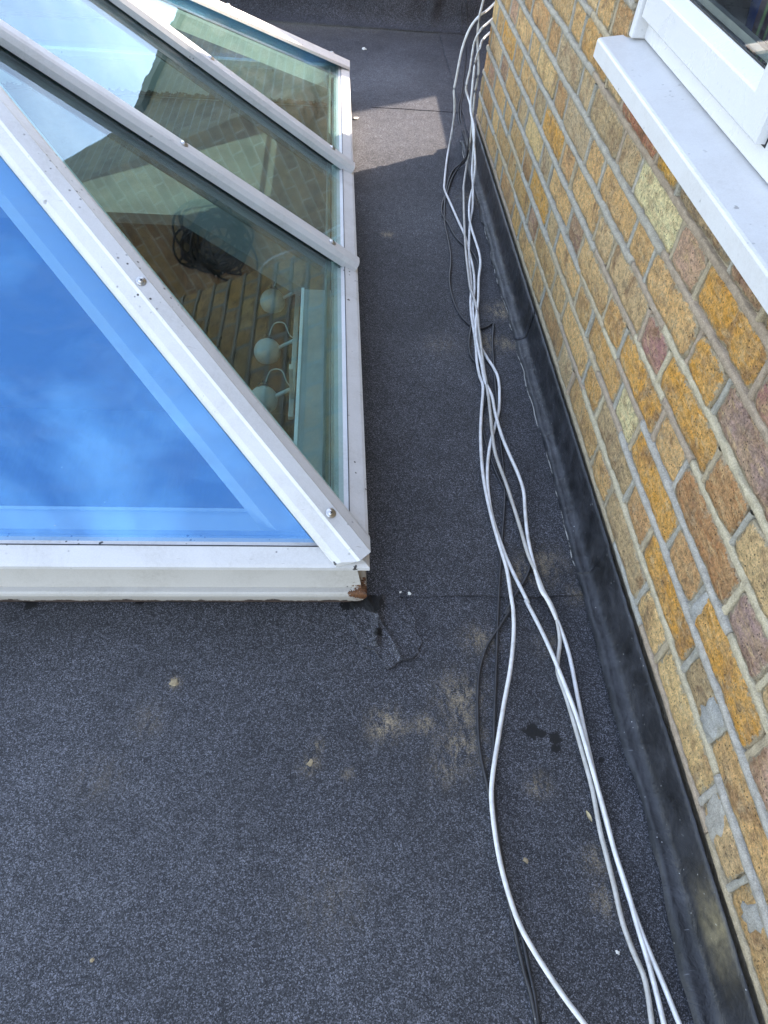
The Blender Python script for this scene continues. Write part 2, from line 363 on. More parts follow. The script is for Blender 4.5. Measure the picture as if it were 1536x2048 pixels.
M['crumb_tan'] = plain('sand_mortar', (.36, .28, .17), .95, var=.3, scale=200)
M['cast_iron'] = plain('black_iron', (.02, .02, .022), .7)
M['plastic_grey'] = plain('grey_plastic', (.20, .21, .22), .45)

# ================================================================== SETTING
ground = mesh_obj('ground', [(-600, -600, -4.3), (600, -600, -4.3), (600, 600, -4.3), (-600, 600, -4.3)], [(0, 1, 2, 3)], M['ground']); tag(ground, kind='structure')

# ---- the flat roof: deck boards under mineral felt sheets
roof = empty('roof_deck', (0, 0, ZR)); tag(roof, kind='structure')
LX0, LX1, LY0, LY1 = -1.97, 0.07, 0.735, 3.155        # lantern eaves rectangle
def slab(x0, x1, y0, y1): put(box('deck_slab', x0, x1, y0, y1, -1.32, -1.137, M['lining']), roof)
slab(-2.9, 1.3, -1.6, LY0 + .05); slab(-2.9, LX0 + .05, LY0 + .051, LY1 - .05); slab(LX1 - .05, 1.3, LY0 + .051, LY1 - .05); slab(-2.9, 1.3, LY1 - .049, 4.4)

STAIN = [(-0.248, 0.573, 0.008, 1), (-0.017, 0.428, 0.012, 0.8), (-0.004, 0.46, 0.009, 0.5), (0.106, 0.493, 0.024, 0.75), (0.174, 0.492, 0.016, 0.5), (0.135, 0.484, 0.012, 0.45), (0.239, 0.545, 0.036, 0.5), (0.233, 0.456, 0.037, 0.45), (0.2, 0.416, 0.026, 0.3), (0.043, 0.411, 0.008, 0.5), (0.289, 0.653, 0.026, 0.45), (0.389, 0.799, 0.03, 0.4), (0.44, 0.824, 0.041, 0.35), (0.488, 1.699, 0.033, 0.7), (0.43, 1.547, 0.041, 0.35), (0.478, 1.549, 0.028, 0.5), (0.19, 2.099, 0.015, 0.9), (0.347, 0.389, 0.018, 0.4), (0.414, 0.275, 0.019, 0.35), (0.416, 0.221, 0.022, 0.3), (0.4, 1.252, 0.024, 0.3), (0.503, 2.36, 0.047, 0.4), (0.491, 0.752, 0.02, 0.3), (0.098, 0.484, 0.01, 0.9), (-0.339, 0.411, 0.035, 0.12), (0.016, 0.234, 0.049, 0.12), (-0.279, 0.507, 0.027, 0.15), (0.302, 1.54, 0.041, 0.15), (0.419, 0.642, 0.024, 0.2), (0.243, 0.5, 0.022, 0.4)]
TAR = [(0.353, 0.48, 0.012), (0.367, 0.473, 0.009), (0.391, 0.464, 0.011), (0.39, 0.448, 0.008), (0.464, 0.427, 0.005), (-0.526, 0.732, 0.012), (-0.334, 0.738, 0.010), (0.052, 0.735, 0.02), (0.094, 0.725, 0.02), (0.101, 0.664, 0.008)]
WEAR_SKYLIT = [(-.35, .30, .38, .30), (.05, .12, .35, .26), (-.1, .5, .22, .16), (0.26, 3.45, .2, .35), (0.2, 2.85, .22, .25), (0.3, 2.2, .15, .25), (.25, 1.5, .1, .15), (-.3, .42, .15, .12), (0.05, .25, .2, .14), (.48, .3, .06, .2), (.13, 3.3, .05, .3), (-.15, .2, .1, .1)]  # broad near entries paint the foreground's open-sky brightness into the felt colour
def vattr(o, pts):
    me = o.data
    for nm, fn in (('stain', lambda x, y: max([a * math.exp(-(((x - sx) ** 2 + (y - sy) ** 2) / (r * r))) for sx, sy, r, a in STAIN])),
                   ('tar', lambda x, y: max([math.exp(-(((x - sx) ** 2 + (y - sy) ** 2) / (r * r)) * .8) for sx, sy, r in TAR])),
                   ('wear_skylit', lambda x, y: max([a * math.exp(-(((x - sx) ** 2 + (y - sy) ** 2) / (r * r))) for sx, sy, r, a in WEAR_SKYLIT]))):
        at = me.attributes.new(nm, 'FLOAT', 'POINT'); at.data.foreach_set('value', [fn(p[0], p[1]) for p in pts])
def steps(*segs):
    r = []
    for a, b, st in segs:
        n = max(1, round((b - a) / st)); r += [a + (b - a) * i / n for i in range(n)]
    return r + [segs[-1][1]]
def felt_sheet(name, xs, ys, z, wob=.003, edge=.004, seed=0):
    V = []; F = []; nx, ny = len(xs), len(ys)
    for j, y in enumerate(ys):
        for i, x in enumerate(xs):
            ex = ey = 0
            if i in (0, nx - 1): ex = wob * noise.noise((seed, y * 9, 1)) * 1.6
            if j in (0, ny - 1): ey = wob * noise.noise((x * 9, seed, 5)) * 1.6
            h = .0022 * noise.noise((x * 5, y * 5, 0)) + .0012 * noise.noise((x * 17, y * 17, 3))
            V.append((x + ex, y + ey, z + h))
    for j in range(ny - 1):
        for i in range(nx - 1): a = j * nx + i; F.append((a, a + 1, a + nx + 1, a + nx))
    ring = [i for i in range(nx)] + [j * nx + nx - 1 for j in range(1, ny)] + [(ny - 1) * nx + i for i in range(nx - 2, -1, -1)] + [j * nx for j in range(ny - 2, 0, -1)]
    base = len(V)
    for k in ring: V.append((V[k][0], V[k][1], V[k][2] - edge))
    n = len(ring)
    for k in range(n): F.append((ring[k], base + k, base + (k + 1) % n, ring[(k + 1) % n]))
    o = mesh_obj(name, V, F, M['felt'], None, smooth=False); vattr(o, V); return put(o, roof)
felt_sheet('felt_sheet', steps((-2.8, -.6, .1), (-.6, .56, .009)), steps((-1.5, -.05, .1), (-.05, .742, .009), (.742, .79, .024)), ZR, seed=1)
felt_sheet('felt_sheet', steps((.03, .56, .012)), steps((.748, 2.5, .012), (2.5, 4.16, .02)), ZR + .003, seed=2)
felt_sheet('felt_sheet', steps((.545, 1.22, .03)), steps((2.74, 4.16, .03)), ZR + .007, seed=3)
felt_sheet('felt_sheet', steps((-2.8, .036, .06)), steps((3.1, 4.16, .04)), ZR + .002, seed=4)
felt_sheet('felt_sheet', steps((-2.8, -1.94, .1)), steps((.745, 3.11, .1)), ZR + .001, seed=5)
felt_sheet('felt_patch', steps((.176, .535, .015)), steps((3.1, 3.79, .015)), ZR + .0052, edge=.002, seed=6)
# the patch dressed round the kerb corner
pp = [(0.07, 0.742), (0.11, 0.751), (0.147, 0.746), (0.172, 0.696), (0.174, 0.655), (0.170, 0.628), (0.152, 0.608), (0.116, 0.599), (0.095, .622), (0.073, 0.644), (.05, .69), (.055, .725)]
cx, cy = .115, .675; V = [(cx, cy, ZR + .009)]; F = []; NR = 9; n = len(pp) * 4
def pring(k):
    i = k // 4; t = (k % 4) / 4; a, b = pp[i % len(pp)], pp[(i + 1) % len(pp)]; return a[0] + (b[0] - a[0]) * t, a[1] + (b[1] - a[1]) * t
for r in range(1, NR + 1):
    for k in range(n):
        x, y = pring(k); q = r / NR; jg = 1 + .16 * noise.noise((math.cos(k / n * 6.283) * 2.6, math.sin(k / n * 6.283) * 2.6, 1.5)); x = cx + (x - cx) * jg; y = min(.755, cy + (y - cy) * jg); x = cx + (x - cx) * q; y = cy + (y - cy) * q
        fold = .012 * math.exp(-((x - .098 - .12 * (y - .66)) / .007) ** 2) * (1 if y > .64 else .3) + .006 * math.exp(-((x - .13 + .5 * (y - .64)) / .006) ** 2)
        V.append((x + .001 * noise.noise((x * 60, y * 60, 2)), y, ZR + .0058 + fold * .8 + .0026 * noise.noise((x * 30, y * 30, 9)) + .0015 * noise.noise((x * 90, y * 90, 4))))
for k in range(n): F.append((0, 1 + k, 1 + (k + 1) % n))
for r in range(NR - 1):
    for k in range(n): a = 1 + r * n; F.append((a + k, a + n + k, a + n + (k + 1) % n, a + (k + 1) % n))
b0 = len(V); a = 1 + (NR - 1) * n
for k in range(n): v = V[a + k]; V.append((v[0], v[1], v[2] - .006))
for k in range(n): F.append((a + k, b0 + k, b0 + (k + 1) % n, a + (k + 1) % n))
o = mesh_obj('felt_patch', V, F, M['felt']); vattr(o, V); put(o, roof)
# felt up the far upstand and on an unseen parapet added for its shadow
def upstand(pts_fn, n_along, prof):
    V = []; F = []; m = len(prof)
    for i in range(n_along + 1):
        for k, (d, h) in enumerate(prof):
            V.append(pts_fn(i / n_along, d, h))
    for i in range(n_along):
        for k in range(m - 1): a = i * m + k; F.append((a, a + 1, a + m + 1, a + m))
    o = mesh_obj('felt_upstand', V, F, M['felt'], smooth=True); vattr(o, V); put(o, roof)
prof = [(-.09, .004), (-.06, .006), (-.035, .014), (-.015, .032), (-.004, .06), (0, .09), (.004, .13), (.006, .17), (.008, .21), (.01, .25), (.02, .265), (.05, .27), (.2, .272)]
def far_fn(t, d, h):
    x = -2.8 + 4.05 * t; wr = .012 * noise.noise((x * 6, h * 9, 3)) + .018 * math.exp(-((x - .50 - .15 * h) / .02) ** 2) - .012 * math.exp(-((x - .545 - .1 * h) / .015) ** 2)
    wr += .010 * math.exp(-(((h - .06 - .05 * (x - .2)) / .012) ** 2)) * (1 if .15 < x < .42 else 0)
    return (x, 4.17 + d - wr * (1 if h > .02 else 0), ZR + .006 + h)
upstand(far_fn, 180, prof)
shade_prof = [(-.07, .004), (-.04, .010), (-.015, .03), (0, .08), (.004, .2), (.006, .4), (.01, .52), (.03, .54), (.25, .542)]
upstand(lambda t, d, h: (1.2 + d, 2.85 + 1.3 * t, ZR + .006 + h), 30, shade_prof)  # unseen parapet, height set so its shadow bounds the sun patch

# ================================================================== THE LANTERN
lan = empty('roof_lantern', (LX0 / 2 + LX1 / 2, LY0 / 2 + LY1 / 2, ZR))
tag(lan, 'white framed glass roof lantern with hipped panes standing on the black felt roof', 'skylight')
def L(o): return put(o, lan)
ZE = -0.985; TANP = math.tan(R(33.3)); RX = (LX0 + LX1) / 2; HALF = LX1 - RX; ZRDG = ZE + HALF * TANP; HY = HALF * 1.02
RY0, RY1 = LY0 + HY, LY1 - HY
# kerb: painted timber upstand, mitred ring
kp = [(-.014, -1.012), (.001, -1.079), (-.001, -1.0815), (.008, -1.084), (.0105, -1.087), (.0115, -1.093), (.010, -1.099), (-.002, -1.1335), (-.055, -1.1335), (-.055, -1.012)]
fp = [(-.022, -.9885), (.006, -1.0), (.0115, -1.004), (.0115, -1.0115), (.0085, -1.0155), (-.004, -1.0155), (-.05, -1.02), (-.05, -.992)]
def ring_obj(name, prof, mat, nsub=1):
    V = []; F = []; m = len(prof)
    cs = [(LX1, LY0, 1, -1), (LX1, LY1, 1, 1), (LX0, LY1, -1, 1), (LX0, LY0, -1, -1)]
    loop = []
    for i in range(4):
        a, b = cs[i], cs[(i + 1) % 4]
        for s in range(nsub):
            t = s / nsub
            loop.append((a, b, t))
    for a, b, t in loop:
        for o_, z in prof:
            pa = Vector((a[0] + a[2] * o_, a[1] + a[3] * o_, z)); pb = Vector((b[0] + b[2] * o_, b[1] + b[3] * o_, z)); V.append(pa.lerp(pb, t))
    N = len(loop)
    for i in range(N):
        for k in range(m): F.append((i * m + k, i * m + (k + 1) % m, ((i + 1) % N) * m + (k + 1) % m, ((i + 1) % N) * m + k))
    bm = bmesh.new(); vs = [bm.verts.new(v) for v in V]
    for f in F: bm.faces.new([vs[i] for i in f])
    return L(from_bm(name, bm, mat))
def make_kerb_mat():
    m = M['kerb']; nt = m.node_tree; g = G(nt); b = nt.nodes['Principled BSDF']
    c = g.n('ShaderNodeNewGeometry').outputs['Position']; col = b.inputs['Base Color'].links[0].from_socket
    d = g.n('ShaderNodeVectorMath', {0: c, 1: (.078, .725, -1.085)}, operation='DISTANCE').outputs['Value']
    nn = g.noise(c, 55, 5, .75)
    e = g.math('ADD', g.math('MULTIPLY', d, 16.0), g.math('MULTIPLY', g.math('SUBTRACT', nn, .5), 1.5))
    rot = g.ramp(e, (.40, 1.0), (.44, 0.0))
    mp = g.n('ShaderNodeMapping', {0: c}); mp.inputs['Scale'].default_value = (1, 1, .15)
    wood = g.ramp(g.noise(mp.outputs[0], 260, 4, .7), (.3, (.035, .014, .007)), (.7, (.24, .095, .035)))
    col = g.mix(rot, col, wood)
    sz = g.n('ShaderNodeSeparateXYZ', {0: c}).outputs[2]
    low = g.ramp(g.math('ADD', sz, g.math('MULTIPLY', g.noise(c, 30, 5, .7), .02)), (0.0, 0.0), (1.0, 1.0))
    base = g.math('ADD', g.math('MULTIPLY', g.math('ADD', sz, 1.115), 60.0), g.math('MULTIPLY', g.math('SUBTRACT', g.noise(c, 42, 5, .7), .42), 3.4))
    tarr = g.ramp(base, (.05, 1.0), (.25, 0.0)); col = g.mix(tarr, col, (.008, .008, .009))
    foot_tint = g.math('MULTIPLY', g.ramp(g.math('MULTIPLY', g.math('ADD', sz, 1.10), -30.0), (0.0, 0.0), (.9, 1.0)), g.ramp(g.noise(c, 12, 5, .7), (.3, .2), (.7, .75))); col = g.mix(g.math('MULTIPLY', foot_tint, .45), col, (.42, .27, .2))  # blotchy reddish-brown tint, stronger towards the kerb foot
    g.link(col, b.inputs['Base Color'])
make_kerb_mat()
ring_obj('kerb', kp, M['kerb'], 12)
ring_obj('eaves_frame', fp, M['white'], 1)
ring_obj('eaves_gasket', [(-.024, -.9875), (-.0222, -.987), (-.0222, -.995), (-.024, -.995)], M['gasket'])
# glazing: planes sit below the cap plane
def rp(x, y, dn=0.0):        # point on the right slope cap plane, dn metres below along the normal
    nrm = Vector((math.sin(R(33.3)), 0, math.cos(R(33.3)))); return Vector((x, y, ZE + (LX1 - x) * TANP)) - nrm * dn
FP = math.atan2(ZRDG - ZE, HY); fn_ = Vector((0, -math.sin(FP), math.cos(FP)))
def fpnt(x, y, dn=0.0): return Vector((x, y, ZE + (y - LY0) * (ZRDG - ZE) / HY)) - fn_ * dn
def mirx(v): return Vector((2 * RX - v.x, v.y, v.z))
MY = (LY0 + LY1) / 2
def miry(v): return Vector((v.x, 2 * MY - v.y, v.z))
ident = lambda v: Vector(v)
B2, B1 = 1.69, 2.245
GL = .022
def hipx(y): return LX1 - (y - LY0) / 1.02           # x on near hip at y
def hipx2(y): return LX1 - (LY1 - y) / 1.02
IE = .012
e = .006
panes_r = [[(LX1 + IE - .02, LY0 + .02), (LX1 + IE - .02, B2 - e), (hipx(B2 - e), B2 - e)],
           [(LX1 + IE - .02, B2 + e), (LX1 + IE - .02, B1 - e), (hipx2(B1 - e) if B1 - e > RY1 else RX, B1 - e), (RX, RY1), (RX, RY0), (hipx(B2 + e), B2 + e)],
           [(LX1 + IE - .02, B1 + e), (LX1 + IE - .02, LY1 - .02), (hipx2(B1 + e), B1 + e)]]
for mf in (ident, mirx):
    for poly in panes_r:
        P3 = [mf(rp(x, y, GL)) for x, y in poly]
        nrm = (P3[1] - P3[0]).cross(P3[2] - P3[0]).normalized(); nrm = nrm if nrm.z > 0 else -nrm
        pn = L(prism('glass_pane', P3, -nrm * .006, M['glass']))
for mf in (ident, miry):
    P3 = [mf(fpnt(x, y, GL)) for x, y in ((LX0 + .02, LY0 + .008), (LX1 - .02, LY0 + .008), (RX, RY0 - .005))]
    nrm = (P3[1] - P3[0]).cross(P3[2] - P3[0]).normalized(); nrm = nrm if nrm.z > 0 else -nrm
    L(prism('glass_pane', P3, -nrm * .006, M['skyglass']))
# cap bars with screws
def screw(p, up, parent, r=.0095):
    bm = bmesh.new(); up = Vector(up).normalized(); q = up.to_track_quat('Z', 'Y').to_matrix().to_4x4()
    bmesh.ops.create_cone(bm, cap_ends=True, segments=20, radius1=r, radius2=r * .93, depth=.002, matrix=Matrix.Translation((0, 0, .001)))
    bmesh.ops.create_uvsphere(bm, u_segments=14, v_segments=8, radius=r * .55, matrix=Matrix.Translation((0, 0, .002)) @ Matrix.Diagonal((1, 1, .62, 1)))
    bm.transform(Matrix.Translation(p) @ q)
    o = from_bm('screw', bm, M['steel'], smooth=True)
    bm = bmesh.new()
    for a in (0, 90):
        r_ = bmesh.ops.create_cube(bm, size=1.0, matrix=Matrix.Rotation(R(a + 20), 4, 'Z') @ Matrix.Diagonal((r * .6, r * .14, .0012, 1)))
    bm.transform(Matrix.Translation(Vector(p) + up * (.002 + r * .55 * .62 - .0003)) @ q)
    s = from_bm('screw_slot', bm, M['slot'])
    # join slot in the same part
    me = o.data; me.materials.append(M['slot'])
    bm = bmesh.new(); bm.from_mesh(me); n0 = len(bm.faces); bm.from_mesh(s.data); bm.faces.ensure_lookup_table()
    for f in bm.faces[n0:]: f.material_index = 1
    bm.to_mesh(me); bm.free(); bpy.data.objects.remove(s)
    o.parent = parent; return o
def cap_bar(name, A, B, up, hw, prof, gasket_hw, screws=()):
    A = Vector(A); B = Vector(B); d = (B - A).normalized(); side = d.cross(Vector(up)).normalized(); u = side.cross(d).normalized()
    n = 10; m = len(prof); bm = bmesh.new(); rows = []
    for i in range(n + 1):
        c = A.lerp(B, i / n); row = []
        for s, h in prof:
            p = c + side * s + u * h
            if i == 0 and name == 'hip_bar':      # trim the foot to the two sides of the corner
                ox, oy = LX1 + .0125 - RX, LY1 + .0125 - MY; t = 0
                if abs(p.x - RX) > ox: t = max(t, (abs(p.x - RX) - ox) / abs(d.x))
                if abs(p.y - MY) > oy: t = max(t, (abs(p.y - MY) - oy) / abs(d.y))
                p = p + d * t
            row.append(bm.verts.new(p))
        rows.append(row)
    for i in range(n):
        for k in range(m): bm.faces.new((rows[i][k], rows[i][(k + 1) % m], rows[i + 1][(k + 1) % m], rows[i + 1][k]))
    bm.faces.new(rows[0][::-1]); bm.faces.new(rows[-1])
    bmesh.ops.bevel(bm, geom=[e_ for e_ in bm.edges if len(e_.link_faces) == 2 and e_.calc_face_angle() > .35], offset=.0016, segments=2, affect='EDGES')
    o = L(from_bm(name, bm, M['white'])); 
    bm = bmesh.new(); sweep_bm(bm, [(-gasket_hw, -GL - .001), (gasket_hw, -GL - .001), (gasket_hw, -.0175), (-gasket_hw, -.0175)], A + d * .06, B, side, u)
    gk = from_bm('gasket', bm, M['gasket']); gk.parent = o
    for t in screws:
        screw(A + d * t + u * prof_top(prof), u, o)
    return o
def prof_top(p): return max(h for s, h in p)
raf = [(-.026, -.0185), (.026, -.0185), (.026, -.003), (.018, .008), (.010, .0105), (-.010, .0105), (-.018, .008), (-.026, -.003)]
hipf = [(-.043, -.030), (.043, -.030), (.043, -.021), (.036, -.014), (.017, -.004), (.013, .001), (-.013, .001), (-.017, -.004), (-.036, -.014), (-.043, -.021)]
def seglen(a, b): return (Vector(a) - Vector(b)).length
for mf in (ident, mirx):
    for y in (B2, B1):
        A = mf(rp(LX1 + .010, y)); xt = max(RX + .02, (hipx(y) if y < RY0 else (hipx2(y) if y > RY1 else RX)) + .03)
        Bp = mf(rp(xt, y)); nrm = Vector((math.sin(R(33.3)), 0, math.cos(R(33.3)))); nrm = nrm if mf is ident else Vector((-nrm.x, 0, nrm.z))
        t1 = seglen(rp(LX1 + .010, y), rp(.009, y)); t2 = seglen(rp(LX1 + .010, y), rp(-.329, y))
        cap_bar('glazing_bar', A, Bp, nrm, .026, raf, .022, (t1, t2))
for f1 in (ident, mirx):
    for f2 in (ident, miry):
        A = f2(f1(Vector((LX1 + .03, LY0 - .0306, ZE - .03 * TANP + .006)))); Bp = f2(f1(Vector((RX + .01, RY0 - .01, ZRDG - .006))))
        d = (Bp - A).normalized(); up = Vector((0, 0, 1)); up = (up - d * up.dot(d)).normalized()
        cap_bar('hip_bar', A, Bp, up, .043, hipf, .02, (.138, .669))
cap_bar('ridge_bar', Vector((RX, RY0 - .04, ZRDG + .006)), Vector((RX, RY1 + .04, ZRDG + .006)), Vector((0, 0, 1)), .043, hipf, .02, (.1,))
# inner structure: white lining boards and timbers seen through the glass
ZL = -1.135
op = [(-.067, .962), (-.067, 1.786), (-.45, 2.165), (-1.83, 2.165), (-1.83, .962)]
IX1, IX0, IY0, IY1 = LX1 - .056, LX0 + .056, LY0 + .056, LY1 - .056
quads = [[(IX0, IY0), (IX1, IY0), op[0], op[4]], [(IX1, IY0), (IX1, 1.786), op[1], op[0]], [(IX1, 1.786), (IX1, IY1), op[2], op[1]], [(IX1, IY1), (IX0, IY1), op[3], op[2]], [(IX0, IY1), (IX0, IY0), op[4], op[3]]]
for i, q in enumerate(quads): L(prism('lining_board', [(x, y, ZL) for x, y in q], (0, 0, -.018), M['lining' if i in (0, 4) else ('lining_dull' if i == 1 else 'lining_dimmed')]))
# slim bead round the opening
for i in range(5):
    a, b = Vector((*op[i], ZL + .001)), Vector((*op[(i + 1) % 5], ZL + .001)); bm = bmesh.new(); d = (b - a).normalized(); s = d.cross(Vector((0, 0, 1)))
    sweep_bm(bm, [(-.002, -.03), (.006, -.03), (.006, .004), (-.002, .004)], a, b, s, (0, 0, 1)); L(from_bm('lining_bead', bm, M['lining' if i in (0, 3, 4) else 'lining_dimmed']))
def beam(A, B, hw, top, depth, up, mat='lining'):
    A = Vector(A); B = Vector(B); d = (B - A).normalized(); side = d.cross(Vector(up)).normalized(); u = side.cross(d).normalized(); bm = bmesh.new()
    sweep_bm(bm, [(-hw, top - depth), (hw, top - depth), (hw, top), (-hw, top)], A, B, side, u); L(from_bm('inner_rafter', bm, M[mat]))
for f1 in (ident, mirx):
    for f2 in (ident, miry):
        A = f2(f1(Vector((LX1 - .05, LY0 + .051, ZE + .05 * TANP)))); Bp = f2(f1(Vector((RX + .02, RY0 - .02, ZRDG - .013))))
        beam(A, Bp, .07, -.062, .05, (0, 0, 1))
    for y in (B2, B1): beam(f1(rp(LX1 - .05, y)), f1(rp(RX + .05, y)), .014, -.034, .035, (0, 0, 1), 'lining_dimmed')
# aluminium spacer strips at the pane edges
for y in (B2 - .035, B2 + .035, B1 - .035, B1 + .035):
    pass
bm = bmesh.new(); sweep_bm(bm, [(-.004, -GL - .018), (.004, -GL - .018), (.004, -GL - .008), (-.004, -GL - .008)], rp(.022, LY0 + .1), rp(.022, LY1 - .1), Vector((math.cos(R(33.3)), 0, -math.sin(R(33.3)))), Vector((math.sin(R(33.3)), 0, math.cos(R(33.3))))); L(from_bm('pane_spacer', bm, M['spacer']))
bm = bmesh.new(); sweep_bm(bm, [(-.004, -GL - .018), (.004, -GL - .018), (.004, -GL - .008), (-.004, -GL - .008)], fpnt(LX0 + .1, LY0 + .035), fpnt(LX1 - .1, LY0 + .035), Vector((0, math.cos(FP), math.sin(FP))), fn_); L(from_bm('pane_spacer', bm, M['spacer']))

# ---- the dim room under the lantern
def room(name, *a, m='dark_wall'): tag(box(name, *a, M[m]), kind='structure')
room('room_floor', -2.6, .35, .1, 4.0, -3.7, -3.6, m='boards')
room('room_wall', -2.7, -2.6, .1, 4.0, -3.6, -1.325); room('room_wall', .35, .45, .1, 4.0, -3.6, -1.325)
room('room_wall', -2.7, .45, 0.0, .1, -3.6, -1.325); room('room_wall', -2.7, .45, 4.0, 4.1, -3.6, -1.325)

# ---- spotlights on a rail inside
sp = empty('spotlight_rail', (-.085, 1.73, -1.25)); tag(sp, 'white rail with three round spotlights seen through the lantern glass', 'spotlight')
put(box('rail', -.094, -.080, 1.38, 2.06, -1.262, -1.250, M['globe'], None, .002), sp)
for yb in (1.45, 1.98): put(box('bracket', -.092, -.082, yb, yb + .02, -1.2505, -1.1525, M['globe']), sp)
for gx, gy in ((-.168, 1.97), (-.169, 1.714), (-.167, 1.5)):
    bm = bmesh.new(); bmesh.ops.create_uvsphere(bm, u_segments=28, v_segments=16, radius=.039, matrix=Matrix.Translation((gx, gy, -1.3)))
    for v in bm.verts:
        if v.co.z < -1.325: v.co.z = -1.325
    gl = put(from_bm('lamp_globe', bm, M['globe'], smooth=True), sp)
    bm = bmesh.new()
    for k in range(7):
        a = 2 * math.pi * k / 7; bmesh.ops.create_cone(bm, cap_ends=True, segments=8, radius1=.0028, radius2=.0028, depth=.004, matrix=Matrix.Translation((gx + .012 * math.cos(a), gy + .02 + .012 * math.sin(a), -1.3 + .0345)) )
    vh = from_bm('vent_hole', bm, M['slot']); vh.parent = gl
    ar = tube('arm', [(gx + .035, gy, -1.285), (gx + .05, gy, -1.275), (-.088, gy, -1.257)], .0055, M['globe'], None, 8, 3); put(ar, sp)
    fl = tube('flex', [(gx + .005, gy + .03, -1.268), (gx + .02, gy + .045, -1.235), (gx + .05, gy + .035, -1.225), (gx + .065, gy + .01, -1.245), (-.088, gy + .004, -1.256)], .0018, M['globe'], None, 6, 4); put(fl, sp)

# ================================================================== THE HOUSE
XW = .545; Z0 = -1.025; CH = .075; YC = 2.80          # wall face, first bed joint, course height, far corner
house = empty('brick_house', (XW, 0, ZR)); tag(house, 'yellow stock brick house wall with patchy grey pointing and a white window', 'house')
def H(o): return put(o, house)
WY0, WY1, WZ0, WZ1 = -.22, 1.49, -.43, .82             # window opening
# core of the wall behind the bricks
def core(x0, x1, y0, y1, z0, z1, m='mortar', col=(.44, .365, .26, 1)):
    o = H(box('wall_core', x0, x1, y0, y1, z0, z1, M[m])); o.color = col; return o
DT = .025 + .0                                          # top of the bricks built one by one
core(XW + .008, .80, -.35, YC - .008, -1.6, WZ0 - .0005)
core(XW + .008, .655, WY1 + .001, YC - .008, WZ0, DT)
# wall beyond the built bricks
def up(y0, y1, z0, z1, x0=XW): H(box('upper_wall', x0, .80, y0, y1, z0, z1, M['farbrick']))
up(-4.0, -.351, -1.6, 3.4); up(-.35, WY0 - .001, WZ0, 3.4); up(WY0, WY1, WZ1, 3.4); up(WY1 + .001, YC, DT + .001, 3.4)
H(box('end_wall', .801, 5.0, YC - .25, YC, -4.3, 3.4, M['farbrick'])); H(box('rear_wall', .801, 5.0, -4.0, -3.75, -4.3, 3.4, M['farbrick'])); H(box('side_wall', 4.75, 5.0, -3.749, YC - .251, -4.3, 3.4, M['farbrick']))
H(box('house_roof', .40, 5.1, -4.1, YC + .08, 3.401, 3.55, M['slate']))
H(box('inner_floor', .801, 4.749, -3.74, YC - .252, -1.45, -1.35, M['dark_wall']))
H(box('inner_wall', 2.4, 2.5, -3.74, YC - .252, -1.349, 3.4, M['dark_wall']))

# ---- bricks, Flemish bond, each its own object
def brick_mesh(Lh, Hh, seed):
    rnd = random.Random(seed); nu, nv = (16, 7) if Lh > .08 else (9, 7); V = []; F = []; ED = []
    off = rnd.random() * 50
    for j in range(nv + 1):
        for i in range(nu + 1):
            u = -1 + 2 * i / nu; v = -1 + 2 * j / nv
            y = u * Lh; z = v * Hh
            # worn, uneven arrises
            ez = .0040 * noise.noise((y * 38, off, v * 2)) + .0020 * noise.noise((y * 120, off, 7))
            z += ez * (abs(v) ** 3); y += .0045 * noise.noise((off + 9, z * 60, u * 3)) * (abs(u) ** 5)
            cr = max(0, abs(u) - .9) / .1 * max(0, abs(v) - .6) / .4; z -= math.copysign(.004 * cr, v); y -= math.copysign(.003 * cr, u)
            m = max(abs(v) ** 8, abs(u) ** 22)
            x = .0020 * noise.noise((y * 24, z * 24, off)) + .0014 * noise.noise((y * 90, z * 90, off)) + .0026 * m
            V.append((x, y, z)); ED.append(max(1 - (1 - abs(v)) * Hh / .012, 1 - (1 - abs(u)) * Lh / .014, 0))
    for j in range(nv):
        for i in range(nu): a = j * (nu + 1) + i; F.append((a, a + nu + 1, a + nu + 2, a + 1))
    ring = list(range(nu + 1)) + [j * (nu + 1) + nu for j in range(1, nv + 1)] + [nv * (nu + 1) + i for i in range(nu - 1, -1, -1)] + [j * (nu + 1) for j in range(nv - 1, 0, -1)]
    b = len(V); n = len(ring)
    for k in ring: V.append((.03, V[k][1], V[k][2])); ED.append(1.0)
    for k in range(n): F.append((ring[k], ring[(k + 1) % n], b + (k + 1) % n, b + k))
    me = bpy.data.meshes.new('brick'); me.from_pydata(V, [], F); me.update(); me.polygons.foreach_set('use_smooth', [True] * len(me.polygons)); me.materials.append(M['brick'])
    at = me.attributes.new('edge', 'FLOAT', 'POINT'); at.data.foreach_set('value', ED)
    return me
STR = [brick_mesh(.1075, .0315, 100 + i) for i in range(12)]; HDR = [brick_mesh(.0505, .0315, 200 + i) for i in range(12)]
PAL = [((.47, .32, .155), 34), ((.50, .36, .19), 20), ((.46, .285, .11), 14), ((.38, .235, .12), 18), ((.43, .34, .21), 12), ((.36, .30, .20), 8), ((.29, .19, .16), 6), ((.52, .42, .25), 4)]
SPEC = {}
